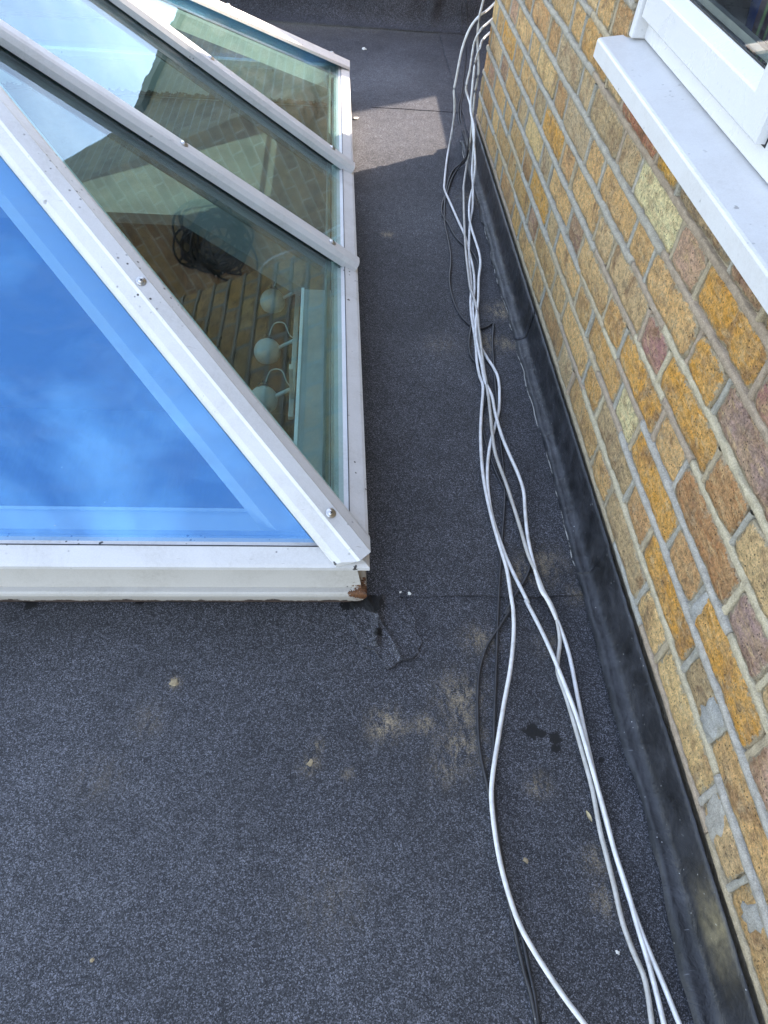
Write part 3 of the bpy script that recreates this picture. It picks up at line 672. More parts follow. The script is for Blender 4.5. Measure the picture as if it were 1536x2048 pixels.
for col, l in (((.25, .13, .155), [(4, 0.946), (6, 0.634)]), ((.26, .20, .21), [(5, 0.69), (3, .43)]), ((.36, .26, .22), [(6, .919), (2, .30)]), ((.60, .52, .34), [(2, 0.93), (6, 1.1)]),
               ((.47, .26, .06), [(2, 0.82), (4, 0.706), (4, 0.82), (6, .80), (5, 0.80), (1, 0.576), (2, 0.45), (6, 1.71), (4, 1.8), (2, 1.86), (3, 1.0), (4, 2.42)]),
               ((.30, .11, .085), [(7, 1.321), (7, 1.22)]), ((.31, .17, .085), [(4, .59), (3, .60)]), ((.32, .28, .205), [(5, 1.527), (6, 1.801), (3, 1.79)]), ((.15, .135, .12), [(7, 1.0)]), ((.42, .25, .05), [(7, 1.1)])):
    for k, y in l: SPEC[(k, y)] = col
def pick():
    r = random.random() * sum(w_ for _, w_ in PAL)
    for c, w_ in PAL:
        r -= w_
        if r < 0: return c
    return PAL[0][0]
PERP = []
nb = 0
for k in range(0, 14):
    zc = Z0 + k * CH + CH / 2; ylo = -.30 if k < 8 else WY1; off = (.5465 if k % 2 == 0 else .7155) + .004 * k   # start of a header
    y = off - .338 * 5; n = 0
    while y < YC - .03:
        for L_, kind in ((.113, 'h'), (.225, 's')):
            a, b = y, y + L_; y = b
            if b < ylo + .02 or a > YC - .03: continue
            a2, b2 = max(a, ylo), min(b, YC + .002)
            if YC - b < .035: b2 = YC + .001
            jl = random.uniform(-.003, .003)
            ln = b2 - a2 - .011; half = ln / 2
            src = STR if ln > .16 else HDR; base = .1075 if src is STR else .0505
            me = random.choice(src); o = bpy.data.objects.new('brick', me); COL.objects.link(o); o.parent = house
            o.location = Vector((XW + random.uniform(-.0012, .0022), (a2 + b2) / 2 + jl * .5, zc + random.uniform(-.0016, .0016) + .0007)) - Vector(house.location)
            o.scale = (1, half / base * random.uniform(.985, 1.005), random.uniform(.965, 1.02))
            o.rotation_euler = (random.uniform(-.012, .012), random.uniform(-.01, .01), random.uniform(-.006, .006))
            col = pick(); q = random.uniform(.72, 1.12)
            for (kk, yy), c in SPEC.items():
                if kk == k and a2 <= yy < b2: col = c; q = 1
            o.color = (min(.88, col[0] * q * 1.76), col[1] * q * 1.47, col[2] * q * 1.24, 1)
            if a2 > ylo + .01: PERP.append((k, a2 + random.uniform(-.002, .002), zc))
            nb += 1
            if b >= YC - .03: break
        if y >= YC - .03: break
# ---- pointing: proud weathered strips in the bed joints, in the tones of several repairs
GREY = (.39, .35, .285); BLUE = (.41, .375, .32); BUFF = (.45, .36, .245); MAUVE = (.39, .30, .22); CREAM = (.51, .43, .30); OLD = (.41, .33, .225)
def strip(k, y0, y1, col, proud=.003, hh=.0068):
    z = Z0 + k * CH; n = max(2, int((y1 - y0) / .007)); V = []; F = []; sd = k * 7.3
    for i in range(n + 1):
        y = y0 + (y1 - y0) * i / n; zz = z + .0028 * noise.noise((y * 7, sd, 0)) + .001 * noise.noise((y * 30, sd, 1)); h = hh * (1 + .42 * noise.noise((y * 24, sd, 2)) + .30 * noise.noise((y * 70, sd, 8)))
        tp = min(1, i / 1.2, (n - i) / 1.2) if n > 3 else 1
        pr = proud * (.35 + .65 * tp) * (1 + .25 * noise.noise((y * 20, sd, 4)))
        h2 = hh * (1 + .42 * noise.noise((y * 22, sd, 12)) + .3 * noise.noise((y * 75, sd, 18)))
        for dx, dz in ((.010, h), (.0012, h), (-pr * .8, h * .62), (-pr, 0), (-pr * .7, -h2 * .7), (.0016, -h2), (.010, -h2)): V.append((XW + dx, y, zz + dz))
    m = 7
    for i in range(n):
        for q in range(m - 1): a = i * m + q; F.append((a, a + 1, a + m + 1, a + m))
    F.append(tuple(range(m))[::-1]); F.append(tuple(n * m + q for q in range(m)))
    o = H(mesh_obj('bed_joint', V, F, M['mortar'], smooth=True)); o.color = (*col, 1)
SEG = {0: [(-.3, .28, OLD), (.28, .62, MAUVE), (.62, .80, (.38, .36, .31)), (.80, 1.9, OLD), (1.9, 2.8, MAUVE)],
       1: [(-.3, .335, BLUE), (.335, 1.15, CREAM), (1.15, 1.38, MAUVE), (1.38, 1.76, BUFF), (1.76, 2.03, GREY), (2.03, 2.44, BUFF), (2.44, 2.8, GREY)],
       2: [(-.3, .20, BUFF), (.20, .94, BLUE), (.94, 1.12, MAUVE), (1.12, 1.62, BUFF), (1.62, 2.0, GREY), (2.0, 2.25, BUFF), (2.25, 2.8, GREY)],
       3: [(-.3, .47, CREAM), (.47, .89, BLUE), (.89, 1.06, MAUVE), (1.06, 1.16, CREAM), (1.16, 1.36, BUFF), (1.36, 2.8, GREY)],
       4: [(-.3, .72, CREAM), (.72, .86, MAUVE), (.86, 1.03, CREAM), (1.03, 1.32, MAUVE), (1.32, 2.8, GREY)],
       5: [(-.3, .95, CREAM), (.95, 1.14, MAUVE), (1.14, 2.8, GREY)],
       6: [(-.3, 1.05, MAUVE), (1.05, 2.8, GREY)], 7: [(-.3, 1.62, MAUVE), (1.62, 2.8, GREY)], 8: [(1.48, 1.73, BUFF), (1.73, 2.8, GREY)]}
for k in range(14):
    segs = SEG.get(k, [(1.5, 2.8, GREY)])
    for a, b, c in segs:
        g_ = c in (GREY, BLUE); strip(k, a + .001, b - .001, c, .0034 if g_ else .0002, .0068 if g_ else .0060)
def joint_col(k, y):
    for a, b, c in SEG.get(k, []):
        if a <= y < b: return c
    return GREY
for k, y, zc in PERP:
    c = joint_col(k + random.choice((0, 1)), y)
    q_ = random.random()
    if q_ < .35: c = (.36, .335, .28)
    elif q_ < .6: c = OLD
    hw = random.uniform(.0046, .0064); V = []; F = []; n = 5; sd = random.random() * 30; pr = random.choice((-.0035, -.0025, -.0015, -.0005, .0012)) ; lean = random.uniform(-.003, .003)
    for i in range(n + 1):
        t = i / n; z = zc - .031 + .062 * t; yy = y + lean * (t - .5) + .0012 * noise.noise((z * 50, sd, 0)); h = hw * (1 + .35 * noise.noise((z * 60, sd, 3)))
        for dx, dy in ((.010, -h), (max(.0015, -pr), -h), (-pr, -h * .5), (-pr, h * .5), (max(.0015, -pr), h), (.010, h)): V.append((XW + dx, yy + dy, z))
    for i in range(n):
        for q in range(5): a = i * 6 + q; F.append((a, a + 6, a + 7, a + 1))
    o = H(mesh_obj('perpend_joint', V, F, M['mortar'], smooth=True)); o.color = (*c, 1)
# a slapped-on mortar repair low on the wall
def smear(y, z, ry, rz, col):
    V = [(XW - .004, y, z)]; F = []; n = 18
    for r in (.4, .75, 1.0):
        for i in range(n):
            a = 2 * math.pi * i / n; q = r * (1 + .55 * noise.noise((math.cos(a) * 2.4, math.sin(a) * 2.4, y * 9))); V.append((XW - .004 * (1 - r ** 3) + (.002 if r == 1 else 0) + .0008 * noise.noise((a * 3, r * 5, 2)), y + ry * q * math.cos(a), z + rz * q * math.sin(a)))
    for i in range(n): F.append((0, 1 + i, 1 + (i + 1) % n))
    for r in range(2):
        for i in range(n): a = 1 + r * n; F.append((a + i, a + n + i, a + n + (i + 1) % n, a + (i + 1) % n))
    o = H(mesh_obj('mortar_smear', V, F, M['mortar'], smooth=True)); o.color = (*col, 1)
smear(.168, Z0 + .045, .020, .024, (.33, .31, .27)); smear(.288, Z0 + .038, .024, .034, (.37, .34, .29)); smear(.40, Z0 + .112, .026, .034, (.34, .33, .30)); smear(.54, Z0 + .185, .012, .034, (.36, .35, .32))

# ---- the window
def wobj(name, prof_or_bm, mat, parent):
    o = from_bm(name, prof_or_bm, mat); o.parent = parent; o.location = -Vector(house.location) if parent is house else (0, 0, 0); return o
win = None
bm = bmesh.new()                                        # fixed outer frame
bm_box(bm, .571, .64, WY0, 1.470, -.391, -.345, .002)   # bottom rail
bm_box(bm, .5475, .66, 1.4705, 1.4885, -.3925, .78, .003)     # far jamb with its trim
bm_box(bm, .571, .64, WY0, 1.470, .72, .80, .002)
bm_box(bm, .571, .64, .895, .950, -.3445, .7195, .002)  # mullion
bm_box(bm, .571, .64, WY0, WY0 + .05, -.3445, .7195, .002)
win = H(from_bm('window', bm, M['upvc']))
def W(o): o.parent = win; o.location = -Vector(house.location) - Vector(win.location); return o
spf = [(.500, -.436), (.500, -.410), (.5015, -.4065), (.505, -.405), (.575, -.3935), (.63, -.3935), (.63, -.420), (.514, -.420), (.514, -.436)]
bm = bmesh.new(); n = 26
rows = []
for i in range(n + 1):
    y = WY0 - .06 + (1.511 - WY0 + .06) * i / n; rows.append([bm.verts.new((x, y, z)) for x, z in spf])
m_ = len(spf)
for i in range(n):
    for k in range(m_): bm.faces.new((rows[i][k], rows[i][(k + 1) % m_], rows[i + 1][(k + 1) % m_], rows[i + 1][k]))
bm.faces.new(rows[0][::-1]); bm.faces.new(rows[-1])
W(from_bm('sill', bm, M['sill']))
# opening sash, standing proud: four mitred rails with a sloped bead
def sash(y0, y1, z0, z1, xf, xb, wd, bead, xg):
    V = []; F = []
    prof_ = [(0, xb), (0, xf + .004), (.004, xf), (wd - .003, xf), (wd, xf + .002), (wd + bead, xg - .001), (wd + bead, xb)]
    cs = [(y0, z0, 1, 1), (y1, z0, -1, 1), (y1, z1, -1, -1), (y0, z1, 1, -1)]; m = len(prof_)
    for y, z, sy, sz in cs:
        for d, x in prof_: V.append((x, y + sy * d, z + sz * d))
    for i in range(4):
        for k in range(m): a, b = i * m, ((i + 1) % 4) * m; F.append((a + k, a + (k + 1) % m, b + (k + 1) % m, b + k))
    bm = bmesh.new(); vs = [bm.verts.new(v) for v in V]
    for f in F: bm.faces.new([vs[i] for i in f])
    return from_bm('sash', bm, M['upvc'])
W(sash(.944, 1.466, -.3595, .705, .553, .5705, .0485, .014, .574))
W(sash(WY0 + .045, .892, -.3595, .705, .560, .5705, .030, .014, .574))
def rim(y0, y1, z0, z1, x0, x1, t, mat):
    bm = bmesh.new(); bm_box(bm, x0, x1, y0, y1, z0, z0 + t); bm_box(bm, x0, x1, y0, y1, z1 - t, z1); bm_box(bm, x0, x1, y0, y0 + t, z0 + t + .0005, z1 - t - .0005); bm_box(bm, x0, x1, y1 - t, y1, z0 + t + .0005, z1 - t - .0005); return from_bm('glazing_seal', bm, mat)
W(rim(.9405, 1.4695, -.3632, .7088, .5707, .575, .012, M['gasket']))
for y0, y1, dz in ((.944, 1.466, .0625), (WY0 + .045, .892, .044)):
    a, b, c, d = y0 + dz, y1 - dz, -.3595 + dz, .705 - dz
    W(rim(a - .004, b + .004, c - .004, d + .004, .5715, .574, .006, M['gasket']))
    W(rim(a + .0025, b - .0025, c + .0025, d - .0025, .580, .592, .010, M['spacer']))
    bm = bmesh.new(); bm_box(bm, .5745, .5785, a - .01, b + .01, c - .01, d + .01); W(from_bm('pane', bm, M['winglass']))
bm = bmesh.new(); bm_box(bm, .66, .96, WY0 - .05, 1.75, -.42, -.37, .004); W(from_bm('inner_sill', bm, M['upvc']))
# striped house plant on the inner sill
PX, PY = .80, 1.475
pl = empty('striped_plant', (PX, PY, -.3695)); tag(pl, 'striped strap-leaved plant in a blue pot inside the window', 'plant')
M['pot'] = plain('blue_glaze', (.03, .07, .22), .25, var=.1)
def make_stripe():
    m, nt, b = new_mat('striped_leaf'); g = G(nt); uv = g.n('ShaderNodeUVMap').outputs[0]; s = g.n('ShaderNodeSeparateXYZ', {0: uv}).outputs[1]
    col = g.ramp(s, (.0, (.05, .02, .035)), (.22, (.05, .025, .03)), (.3, (.12, .22, .06)), (.42, (.05, .025, .03)), (.58, (.05, .025, .03)), (.7, (.12, .22, .06)), (.8, (.05, .02, .035)))
    g.link(col, b.inputs['Base Color']); b.inputs['Roughness'].default_value = .4; return m
M['stripe'] = make_stripe()
bm = bmesh.new(); bmesh.ops.create_cone(bm, cap_ends=True, segments=24, radius1=.042, radius2=.058, depth=.1, matrix=Matrix.Translation((PX, PY, -.3195))); put(from_bm('pot', bm, M['pot'], smooth=False), pl)
for i in range(15):
    a = R(random.uniform(235, 292)) if i < 11 else R(random.uniform(60, 120)); ln = random.uniform(.26, .44); wd = random.uniform(.016, .024); V = []; F = []; uvs = []; n = 9; ca, sa = math.cos(a), math.sin(a)
    for j in range(n + 1):
        t = j / n; d = .01 + ln * .78 * math.sin(t * 1.5); z = max(-.362 + .012 * (i % 3), -.275 + ln * .34 * math.sin(t * 2.2) - ln * .72 * t * t); w_ = wd * (math.sin(math.pi * min(1, t * .9 + .1)) ** .6)
        for q in (-1, -.5, 0, .5, 1): V.append((PX + ca * d * .9 - sa * w_ * q, PY + sa * d + ca * w_ * q, z - .006 * (1 - q * q)))
    for j in range(n):
        for q in range(4): b_ = j * 5 + q; F.append((b_, b_ + 1, b_ + 6, b_ + 5)); uvs += [(j / n, q / 4), (j / n, (q + 1) / 4), ((j + 1) / n, (q + 1) / 4), ((j + 1) / n, q / 4)]
    o = mesh_obj('leaf', V, F, M['stripe'], smooth=True); uv = o.data.uv_layers.new(name='UVMap')
    for q, c in enumerate(uvs): uv.data[q].uv = c
    put(o, pl)

# ================================================================== LEAD FLASHING
def flashing(y0, y1, lift, label, seed, dusty=False):
    prof_ = [(XW - .004, Z0 - .0095), (XW - .005, -1.05), (XW - .006, -1.09), (XW - .008, -1.108), (XW - .012, -1.117), (XW - .018, -1.1215), (XW - .026, -1.1232), (XW - .040, -1.1245)]
    n = int((y1 - y0) / .009); V = []; F = []; m = len(prof_); D = []
    for i in range(n + 1):
        y = y0 + (y1 - y0) * i / n
        for k, (x, z) in enumerate(prof_):
            t = k / (m - 1); wv = .007 * noise.noise((y * 5, seed, 0)) * t + .0036 * noise.noise((y * 15, k * .7, seed)) * (.3 + t) + .0014 * noise.noise((y * 45, k * 1.1, seed))
            ex = .006 * noise.noise((y * 4, seed, 4)) + .003 * noise.noise((y * 17, seed, 6)) if k == m - 1 else 0
            V.append((x - lift - wv * .8 - ex, y, z + lift * .7 + abs(wv) * .4)); D.append(max(0, math.exp(-((y - .17) / .05) ** 2) * math.exp(-((t - .2) / .12) ** 2) * 1.0) if dusty else 0)
    N = len(V)
    for v in list(V): V.append((v[0] + .0022, v[1], v[2] - .0012))
    D += D
    for i in range(n):
        for k in range(m - 1):
            a = i * m + k; F.append((a, a + m, a + m + 1, a + 1)); a += N; F.append((a, a + 1, a + m + 1, a + m))
    for i in range(n):
        for k in (0, m - 1): a = i * m + k; F.append((a, a + m, a + m + N, a + N))
    for i in (0, n):
        for k in range(m - 1): a = i * m + k; F.append((a, a + 1, a + 1 + N, a + N))
    bm = bmesh.new(); vs = [bm.verts.new(v) for v in V]
    for f in F: bm.faces.new([vs[q] for q in f])
    o = from_bm('lead_flashing', bm, M['lead'], smooth=True)
    at = o.data.attributes.new('dust', 'FLOAT', 'POINT'); at.data.foreach_set('value', D)
    at = o.data.attributes.new('rimw', 'FLOAT', 'POINT'); at.data.foreach_set('value', [1.0 if i % m == m - 1 and y0 > .5 else 0.0 for i in range(2 * N)])
    return tag(o, label, 'flashing', 'sheets of black flashing at the foot of the brick wall')
flashing(-.35, .80, .003, 'black flashing sheet along the wall foot nearest the camera, with a tan dust streak', 1, True)
flashing(.775, 1.585, 0.0, 'middle black flashing sheet along the foot of the brick wall, beside the bunched cables', 2)
flashing(1.565, 2.815, .0025, 'farthest black flashing sheet running to the far corner of the brick wall', 3)

# ================================================================== CABLES
CAB = {'A': [(0.5, 2.75, -0.656), (0.486, 2.7, -0.684), (0.487, 2.7, -0.725), (0.492, 2.7, -0.761), (0.495, 2.654, -0.795), (0.495, 2.617, -0.818), (0.495, 2.613, -0.855), (0.495, 2.618, -0.89), (0.495, 2.601, -0.942), (0.495, 2.586, -0.984), (0.495, 2.563, -1.032), (0.495, 2.562, -1.085), (0.482, 2.497, -1.111), (0.466, 2.407, -1.111), (0.464, 2.389, -1.111), (0.452, 2.284, -1.111), (0.435, 2.123, -1.111), (0.424, 2.004, -1.111), (0.419, 1.936, -1.111), (0.415, 1.866, -1.111), (0.411, 1.789, -1.111), (0.414, 1.75, -1.111), (0.416, 1.702, -1.111), (0.415, 1.655, -1.111), (0.41, 1.601, -1.111), (0.408, 1.557, -1.111), (0.404, 1.494, -1.111), (0.4, 1.434, -1.111), (0.398, 1.376, -1.111), (0.396, 1.313, -1.111), (0.391, 1.243, -1.111), (0.386, 1.177, -1.111), (0.384, 1.114, -1.111), (0.393, 1.037, -1.111), (0.399, 0.97, -1.111), (0.404, 0.902, -1.111), (0.408, 0.837, -1.111), (0.416, 0.794, -1.111), (0.423, 0.749, -1.111), (0.433, 0.719, -1.111), (0.438, 0.687, -1.111), (0.436, 0.647, -1.111), (0.425, 0.609, -1.111), (0.419, 0.581, -1.111), (0.424, 0.541, -1.111), (0.428, 0.485, -1.111), (0.431, 0.428, -1.111), (0.433, 0.378, -1.111), (0.43, 0.316, -1.111), (0.431, 0.28, -1.111), (0.432, 0.235, -1.111), (0.432, 0.193, -1.111), (0.437, 0.157, -1.111), (0.444, 0.128, -1.111), (0.444, 0.104, -1.111), (0.44, 0.073, -1.111), (0.436, 0.037, -1.111), (0.43, -0.007, -1.111)],
       'B': [(0.538, 2.828, -0.698), (0.492, 2.713, -0.687), (0.468, 2.7, -0.71), (0.454, 2.7, -0.741), (0.444, 2.7, -0.784), (0.44, 2.7, -0.828), (0.437, 2.7, -0.878), (0.435, 2.7, -0.912), (0.443, 2.7, -0.95), (0.448, 2.7, -0.997), (0.447, 2.7, -1.064), (0.441, 2.684, -1.12), (0.419, 2.546, -1.12), (0.406, 2.455, -1.12), (0.401, 2.4, -1.12), (0.412, 2.297, -1.12), (0.424, 2.187, -1.12), (0.433, 2.114, -1.12), (0.436, 2.054, -1.12), (0.436, 1.991, -1.12), (0.436, 1.908, -1.12), (0.432, 1.845, -1.12), (0.423, 1.778, -1.12), (0.41, 1.705, -1.12), (0.405, 1.649, -1.12), (0.406, 1.591, -1.12), (0.406, 1.535, -1.12), (0.411, 1.506, -1.12), (0.42, 1.469, -1.12), (0.427, 1.446, -1.12), (0.434, 1.407, -1.12), (0.433, 1.369, -1.12), (0.43, 1.346, -1.12), (0.419, 1.281, -1.12), (0.4, 1.219, -1.12), (0.38, 1.16, -1.12), (0.364, 1.092, -1.12), (0.355, 1.027, -1.12), (0.352, 0.95, -1.12), (0.358, 0.882, -1.12), (0.37, 0.81, -1.12), (0.391, 0.728, -1.12), (0.387, 0.734, -1.12), (0.404, 0.674, -1.12), (0.416, 0.614, -1.12), (0.423, 0.561, -1.12), (0.432, 0.499, -1.12), (0.436, 0.442, -1.12), (0.439, 0.381, -1.12), (0.441, 0.333, -1.12), (0.444, 0.282, -1.12), (0.45, 0.234, -1.12), (0.452, 0.188, -1.12), (0.455, 0.145, -1.12), (0.456, 0.109, -1.12), (0.456, 0.073, -1.12), (0.456, 0.037, -1.12), (0.456, -0.006, -1.12)],
       'C': [(0.538, 2.828, -0.742), (0.489, 2.67, -0.722), (0.482, 2.7, -0.762), (0.48, 2.7, -0.799), (0.48, 2.7, -0.846), (0.476, 2.7, -0.888), (0.478, 2.7, -0.91), (0.489, 2.69, -0.931), (0.489, 2.616, -0.935), (0.489, 2.566, -0.954), (0.489, 2.493, -0.979), (0.489, 2.415, -1.009), (0.489, 2.385, -1.028), (0.489, 2.364, -1.077), (0.489, 2.371, -1.101), (0.473, 2.299, -1.111), (0.461, 2.212, -1.111), (0.458, 2.142, -1.111), (0.461, 2.046, -1.111), (0.463, 1.978, -1.111), (0.458, 1.916, -1.111), (0.443, 1.841, -1.111), (0.428, 1.74, -1.111), (0.419, 1.692, -1.111), (0.406, 1.622, -1.111), (0.397, 1.556, -1.111), (0.396, 1.493, -1.111), (0.396, 1.433, -1.111), (0.395, 1.375, -1.111), (0.405, 1.32, -1.111), (0.404, 1.257, -1.111), (0.407, 1.184, -1.111), (0.415, 1.121, -1.111), (0.424, 1.067, -1.111), (0.429, 1.009, -1.111), (0.422, 0.949, -1.111), (0.415, 0.876, -1.111), (0.415, 0.808, -1.111), (0.418, 0.753, -1.111), (0.428, 0.728, -1.111), (0.441, 0.673, -1.111), (0.448, 0.617, -1.111), (0.445, 0.537, -1.111), (0.443, 0.481, -1.111), (0.442, 0.417, -1.111), (0.442, 0.362, -1.111), (0.444, 0.306, -1.111), (0.447, 0.257, -1.111), (0.452, 0.208, -1.111), (0.459, 0.161, -1.111), (0.469, 0.115, -1.111), (0.477, 0.071, -1.111), (0.484, 0.037, -1.111), (0.489, -0.004, -1.103)],
       'D': [(0.54, 2.828, -0.78), (0.486, 2.609, -0.751), (0.486, 2.65, -0.803), (0.486, 2.646, -0.846), (0.486, 2.632, -0.886), (0.486, 2.612, -0.931), (0.486, 2.572, -0.941), (0.486, 2.497, -0.949), (0.486, 2.456, -0.979), (0.486, 2.433, -1.017), (0.486, 2.409, -1.055), (0.486, 2.371, -1.07), (0.486, 2.332, -1.093), (0.48, 2.267, -1.118), (0.461, 2.181, -1.118), (0.445, 2.075, -1.118), (0.43, 1.959, -1.118), (0.424, 1.878, -1.118), (0.417, 1.8, -1.118), (0.405, 1.725, -1.118), (0.399, 1.655, -1.118), (0.397, 1.587, -1.118), (0.394, 1.523, -1.118), (0.388, 1.461, -1.118), (0.387, 1.402, -1.118), (0.39, 1.357, -1.118), (0.373, 1.264, -1.118), (0.36, 1.183, -1.118), (0.35, 1.083, -1.118), (0.348, 1.003, -1.118), (0.351, 0.922, -1.118), (0.357, 0.851, -1.118), (0.361, 0.803, -1.118), (0.359, 0.735, -1.118), (0.358, 0.709, -1.118), (0.35, 0.656, -1.118), (0.333, 0.589, -1.118), (0.311, 0.523, -1.118), (0.288, 0.45, -1.118), (0.273, 0.4, -1.118), (0.266, 0.365, -1.118), (0.264, 0.316, -1.118), (0.266, 0.269, -1.118), (0.272, 0.228, -1.118), (0.281, 0.191, -1.118), (0.296, 0.158, -1.118), (0.315, 0.124, -1.118), (0.33, 0.1, -1.118), (0.346, 0.077, -1.118), (0.366, 0.047, -1.118), (0.392, 0.01, -1.118)],
       'K1': [(0.67, 4.13, -0.99), (0.681, 4.13, -1.051), (0.696, 4.093, -1.123), (0.684, 3.904, -1.123), (0.662, 3.713, -1.123), (0.625, 3.509, -1.123), (0.602, 3.412, -1.123), (0.573, 3.296, -1.123), (0.547, 3.165, -1.123), (0.532, 3.024, -1.123), (0.532, 2.893, -1.123), (0.483, 2.55, -1.021), (0.483, 2.524, -1.063), (0.47, 2.582, -1.123), (0.434, 2.487, -1.123), (0.408, 2.383, -1.123), (0.399, 2.364, -1.123), (0.38, 2.287, -1.123), (0.377, 2.227, -1.123), (0.391, 2.171, -1.123), (0.404, 2.093, -1.123), (0.426, 2.041, -1.123), (0.446, 2.009, -1.123), (0.455, 1.959, -1.123), (0.455, 1.915, -1.123), (0.436, 1.819, -1.123), (0.414, 1.71, -1.123), (0.396, 1.625, -1.123), (0.384, 1.572, -1.123), (0.377, 1.529, -1.123), (0.377, 1.488, -1.123), (0.384, 1.464, -1.123), (0.397, 1.448, -1.123), (0.406, 1.417, -1.123), (0.407, 1.379, -1.123), (0.403, 1.356, -1.123), (0.386, 1.298, -1.123), (0.371, 1.242, -1.123), (0.372, 1.15, -1.123), (0.382, 1.065, -1.123), (0.397, 0.997, -1.123), (0.407, 0.927, -1.123), (0.413, 0.87, -1.123), (0.416, 0.831, -1.123), (0.398, 0.788, -1.123), (0.367, 0.743, -1.123), (0.342, 0.704, -1.123), (0.355, 0.717, -1.123), (0.331, 0.681, -1.123), (0.302, 0.642, -1.123), (0.284, 0.604, -1.123), (0.273, 0.564, -1.123), (0.264, 0.503, -1.123), (0.26, 0.446, -1.123), (0.263, 0.402, -1.123), (0.266, 0.363, -1.123), (0.269, 0.323, -1.123), (0.268, 0.265, -1.123), (0.273, 0.216, -1.123), (0.276, 0.172, -1.123), (0.28, 0.135, -1.123), (0.284, 0.112, -1.123), (0.286, 0.08, -1.123), (0.287, 0.044, -1.123), (0.29, 0.001, -1.123)],
       'K2': [(0.649, 4.13, -0.992), (0.653, 4.13, -1.052), (0.663, 4.086, -1.123), (0.656, 3.899, -1.123), (0.639, 3.735, -1.123), (0.597, 3.481, -1.123), (0.562, 3.273, -1.123), (0.534, 3.143, -1.123), (0.521, 2.994, -1.123), (0.525, 2.892, -1.123), (0.483, 2.554, -1.029), (0.483, 2.517, -1.046), (0.483, 2.595, -1.107), (0.45, 2.564, -1.123), (0.423, 2.478, -1.123), (0.405, 2.389, -1.123), (0.391, 2.301, -1.123), (0.379, 2.183, -1.123), (0.379, 2.091, -1.123), (0.378, 1.992, -1.123), (0.372, 1.93, -1.123), (0.361, 1.865, -1.123), (0.356, 1.793, -1.123), (0.36, 1.725, -1.123), (0.37, 1.669, -1.123), (0.385, 1.634, -1.123), (0.399, 1.617, -1.123), (0.417, 1.609, -1.123), (0.437, 1.617, -1.123), (0.453, 1.633, -1.123), (0.457, 1.627, -1.123), (0.444, 1.554, -1.123), (0.432, 1.45, -1.123), (0.424, 1.372, -1.123), (0.42, 1.327, -1.123), (0.407, 1.19, -1.123), (0.4, 1.089, -1.123), (0.392, 1.019, -1.123), (0.38, 0.953, -1.123), (0.363, 0.875, -1.123), (0.348, 0.802, -1.123), (0.334, 0.73, -1.123), (0.33, 0.708, -1.123), (0.316, 0.629, -1.123), (0.304, 0.564, -1.123), (0.29, 0.488, -1.123), (0.276, 0.402, -1.123), (0.271, 0.354, -1.123), (0.271, 0.308, -1.123), (0.272, 0.256, -1.123), (0.278, 0.216, -1.123), (0.284, 0.179, -1.123), (0.286, 0.145, -1.123), (0.289, 0.111, -1.123), (0.288, 0.08, -1.123), (0.288, 0.044, -1.123), (0.287, 0, -1.123)]}
LAB = {'A': ('cable_grey', 'grey-white cable, dirtiest of the pale ones, lowest along the right hand bunch'),
       'B': ('cable_white', 'white cable looping out farthest left beside the lit felt patch at the far end'),
       'C': ('cable_print', 'white cable with faint printed lettering, nearest the flashing at the bottom'),
       'D': ('cable_white', 'white cable that swings left away from the bunch in the foreground'),
       'K1': ('cable_black', 'black cable bowing left of the white cables in the foreground, dotted with white paint'),
       'K2': ('cable_black', 'black cable with a sharp kink beside the flashing, then straight beneath the white ones')}
M['cable_print'] = make_cable('cable_print', (.75, .75, .74), (.52, .50, .46), printed=(0, 0, .30, .44))
ends = {'A': [(1.1, 2.83, -.22), (.80, 2.835, -.30), (.62, 2.835, -.37), (.53, 2.815, -.47)], 'B': [(1.1, 2.83, -.34), (.80, 2.835, -.46), (.62, 2.84, -.62)], 'C': [(1.1, 2.82, -.40), (.80, 2.825, -.53), (.62, 2.825, -.67)], 'D': [(1.1, 2.83, -.45), (.80, 2.835, -.58), (.62, 2.845, -.72)]}
for n_, pts in CAB.items():
    mat, lab = LAB[n_]; r = .0030 if n_[0] == 'K' else .0038
    P_ = list(ends.get(n_, []))
    for x, y, z in pts:
        t = min(1, max(0, (.76 - y) / .14)); wdw = min(1, max(0, (.66 - y) / .1)) * min(1, max(0, (y - .26) / .06))
        z += t * {'A': -.0130, 'B': -.0035, 'C': -.0130, 'D': .0005, 'K1': -.0025, 'K2': -.0025}[n_] + (.0075 * wdw if n_ == 'B' else 0)
        P_.append((x, y, z))
    o = tube('cable', P_, r, M[mat], None, 10, 3)
    tag(o, lab, 'cable', 'cables lying along the roof')
    if n_ == 'C':      # find the printed length: about half a metre in the foreground
        me = o.data; uvl = me.uv_layers[0]; best = [1e9, 0, 1e9, 0]
        for p in me.polygons:
            for li in p.loop_indices:
                v = me.vertices[me.loops[li].vertex_index].co
                for q, yy in ((0, .345), (2, .165)):
                    if abs(v.y - yy) < best[q]: best[q] = abs(v.y - yy); best[q + 1] = uvl.data[li].uv[0]
        lo, hi = sorted((best[1], best[3]))
        for nd in M['cable_print'].node_tree.nodes:
            if nd.type == 'MATH' and nd.operation == 'GREATER_THAN' and nd.inputs[1].default_value == 0.0: nd.inputs[1].default_value = lo
            if nd.type == 'MATH' and nd.operation == 'LESS_THAN' and nd.inputs[1].default_value == 0.0: nd.inputs[1].default_value = hi

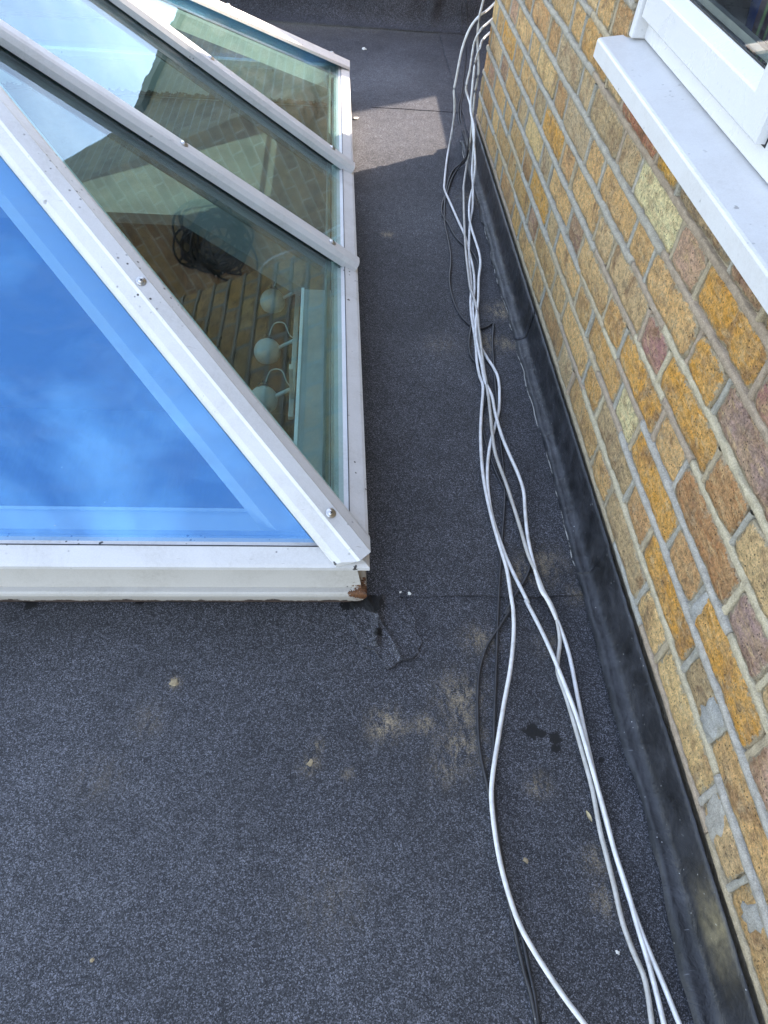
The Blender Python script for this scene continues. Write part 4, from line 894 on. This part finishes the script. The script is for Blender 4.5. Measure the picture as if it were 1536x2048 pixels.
# surplus cable hung on the wall of the house behind (seen mirrored in the glass)
hp = []
for i in range(230):
    a = i * .47 + 1.3 * noise.noise((i * .05, 2, 7)); rx = .17 + .16 * noise.noise((i * .21, 1, 0)); rz = .20 + .22 * noise.noise((i * .17, 5, 0))
    hp.append((1.30 + .28 * noise.noise((i * .09, 8, 1)) + rx * math.cos(a), 4.86 + .05 * noise.noise((i * .15, 9, 0)), .46 + .22 * noise.noise((i * .08, 4, 6)) + rz * math.sin(a)))
tag(tube('cable_hank', hp, .009, M['cable_black'], None, 6, 3), 'tangled hank of black cable mirrored in the lantern glass', 'cable')

# ================================================================== NEIGHBOURS (mirrored in the glass, and shading the roof)
bk = empty('rear_house', (1.8, 6.5, -4.3)); tag(bk, 'brown brick house behind the roof, mirrored in the lantern panes', 'house')
yz = [(4.92, -4.299), (9.5, -4.299), (9.5, .80), (5.82, .80), (5.72, .86), (5.45, 1.50), (4.92, 1.62)]
put(prism('wall', [(.62, y, z) for y, z in yz], (2.50, 0, 0), M['farbrick']), bk)
for i in range(16): put(box('coping', .57, .80, 5.83 + i * .225, 5.83 + i * .225 + .22, .801, .86 + .012 * (i % 3), M['cladding']), bk)
put(box('chimney', 1.3, 1.8, 6.2, 6.8, .803, 1.9, M['farbrick']), bk)

# ================================================================== SMALL LITTER
def crumb(p, r, mat, label, cat='debris', flat=.5, seed=0):
    bm = bmesh.new(); bmesh.ops.create_icosphere(bm, subdivisions=2, radius=r)
    for v in bm.verts:
        k = 1 + .9 * noise.noise((v.co.x / r * 1.5, v.co.y / r * 1.5, v.co.z / r + seed * 7)); v.co = Vector((v.co.x * k * 1.3, v.co.y * k, max(v.co.z * flat * k, -r * .25)))
    o = from_bm('mortar_crumb', bm, mat); o.location = (p[0], p[1], ZR + (.004 if p[1] > .75 else .001) + r * .2); o.rotation_euler.z = seed * 1.7
    tag(o, label, cat)
crumb((.162, 3.78), .011, M['crumb'], 'white plaster crumb on the felt beyond the far lantern corner', seed=1)
crumb((.109, 2.974), .008, M['crumb'], 'small white crumb beside the lantern frame at the far sunlit patch', seed=2)
crumb((-.249, .573), .0060, M['crumb_tan'], 'tan mortar flake alone on the dark felt below the lantern front', flat=.22, seed=3)
crumb((-.299, .172), .0024, M['crumb_tan'], 'tiny tan crumb on the felt at lower left', seed=4)
crumb((.165, .752), .0030, M['crumb'], 'larger of two pale crumbs on the felt seam by the kerb corner', flat=.3, seed=5)
crumb((.148, .755), .0019, M['crumb'], 'smaller of two pale crumbs on the felt seam by the kerb corner', flat=.3, seed=6)
crumb((.307, .277), .0035, M['crumb_tan'], 'tan crumb on the felt between the white cables in the foreground', seed=7)
crumb((-.017, .430), .0045, M['crumb_tan'], 'tan mortar scrape left of the cable bunch, in the middle of the felt', flat=.15, seed=8)
crumb((.417, .155), .0025, M['crumb'], 'white speck on the felt right of the foreground white cable', seed=9)
V = []; F = []
for i in range(7):
    t = i / 6; w_ = .0026 * math.sin(math.pi * (t * .92 + .04)); V += [(-w_, (t - .5) * .017, .0015 + .002 * abs(t - .5)), (0, (t - .5) * .017, .0005), (w_, (t - .5) * .017, .002 + .003 * t)]
for i in range(6): F += [(i * 3, i * 3 + 1, i * 3 + 4, i * 3 + 3), (i * 3 + 1, i * 3 + 2, i * 3 + 5, i * 3 + 4)]
lf = mesh_obj('dry_leaf', V, F, M['leafdry'], smooth=True, loc=(.418, .337, ZR + .003)); lf.rotation_euler.z = .35
tag(lf, 'small dry leaf on the felt left of the right hand cables', 'leaf')
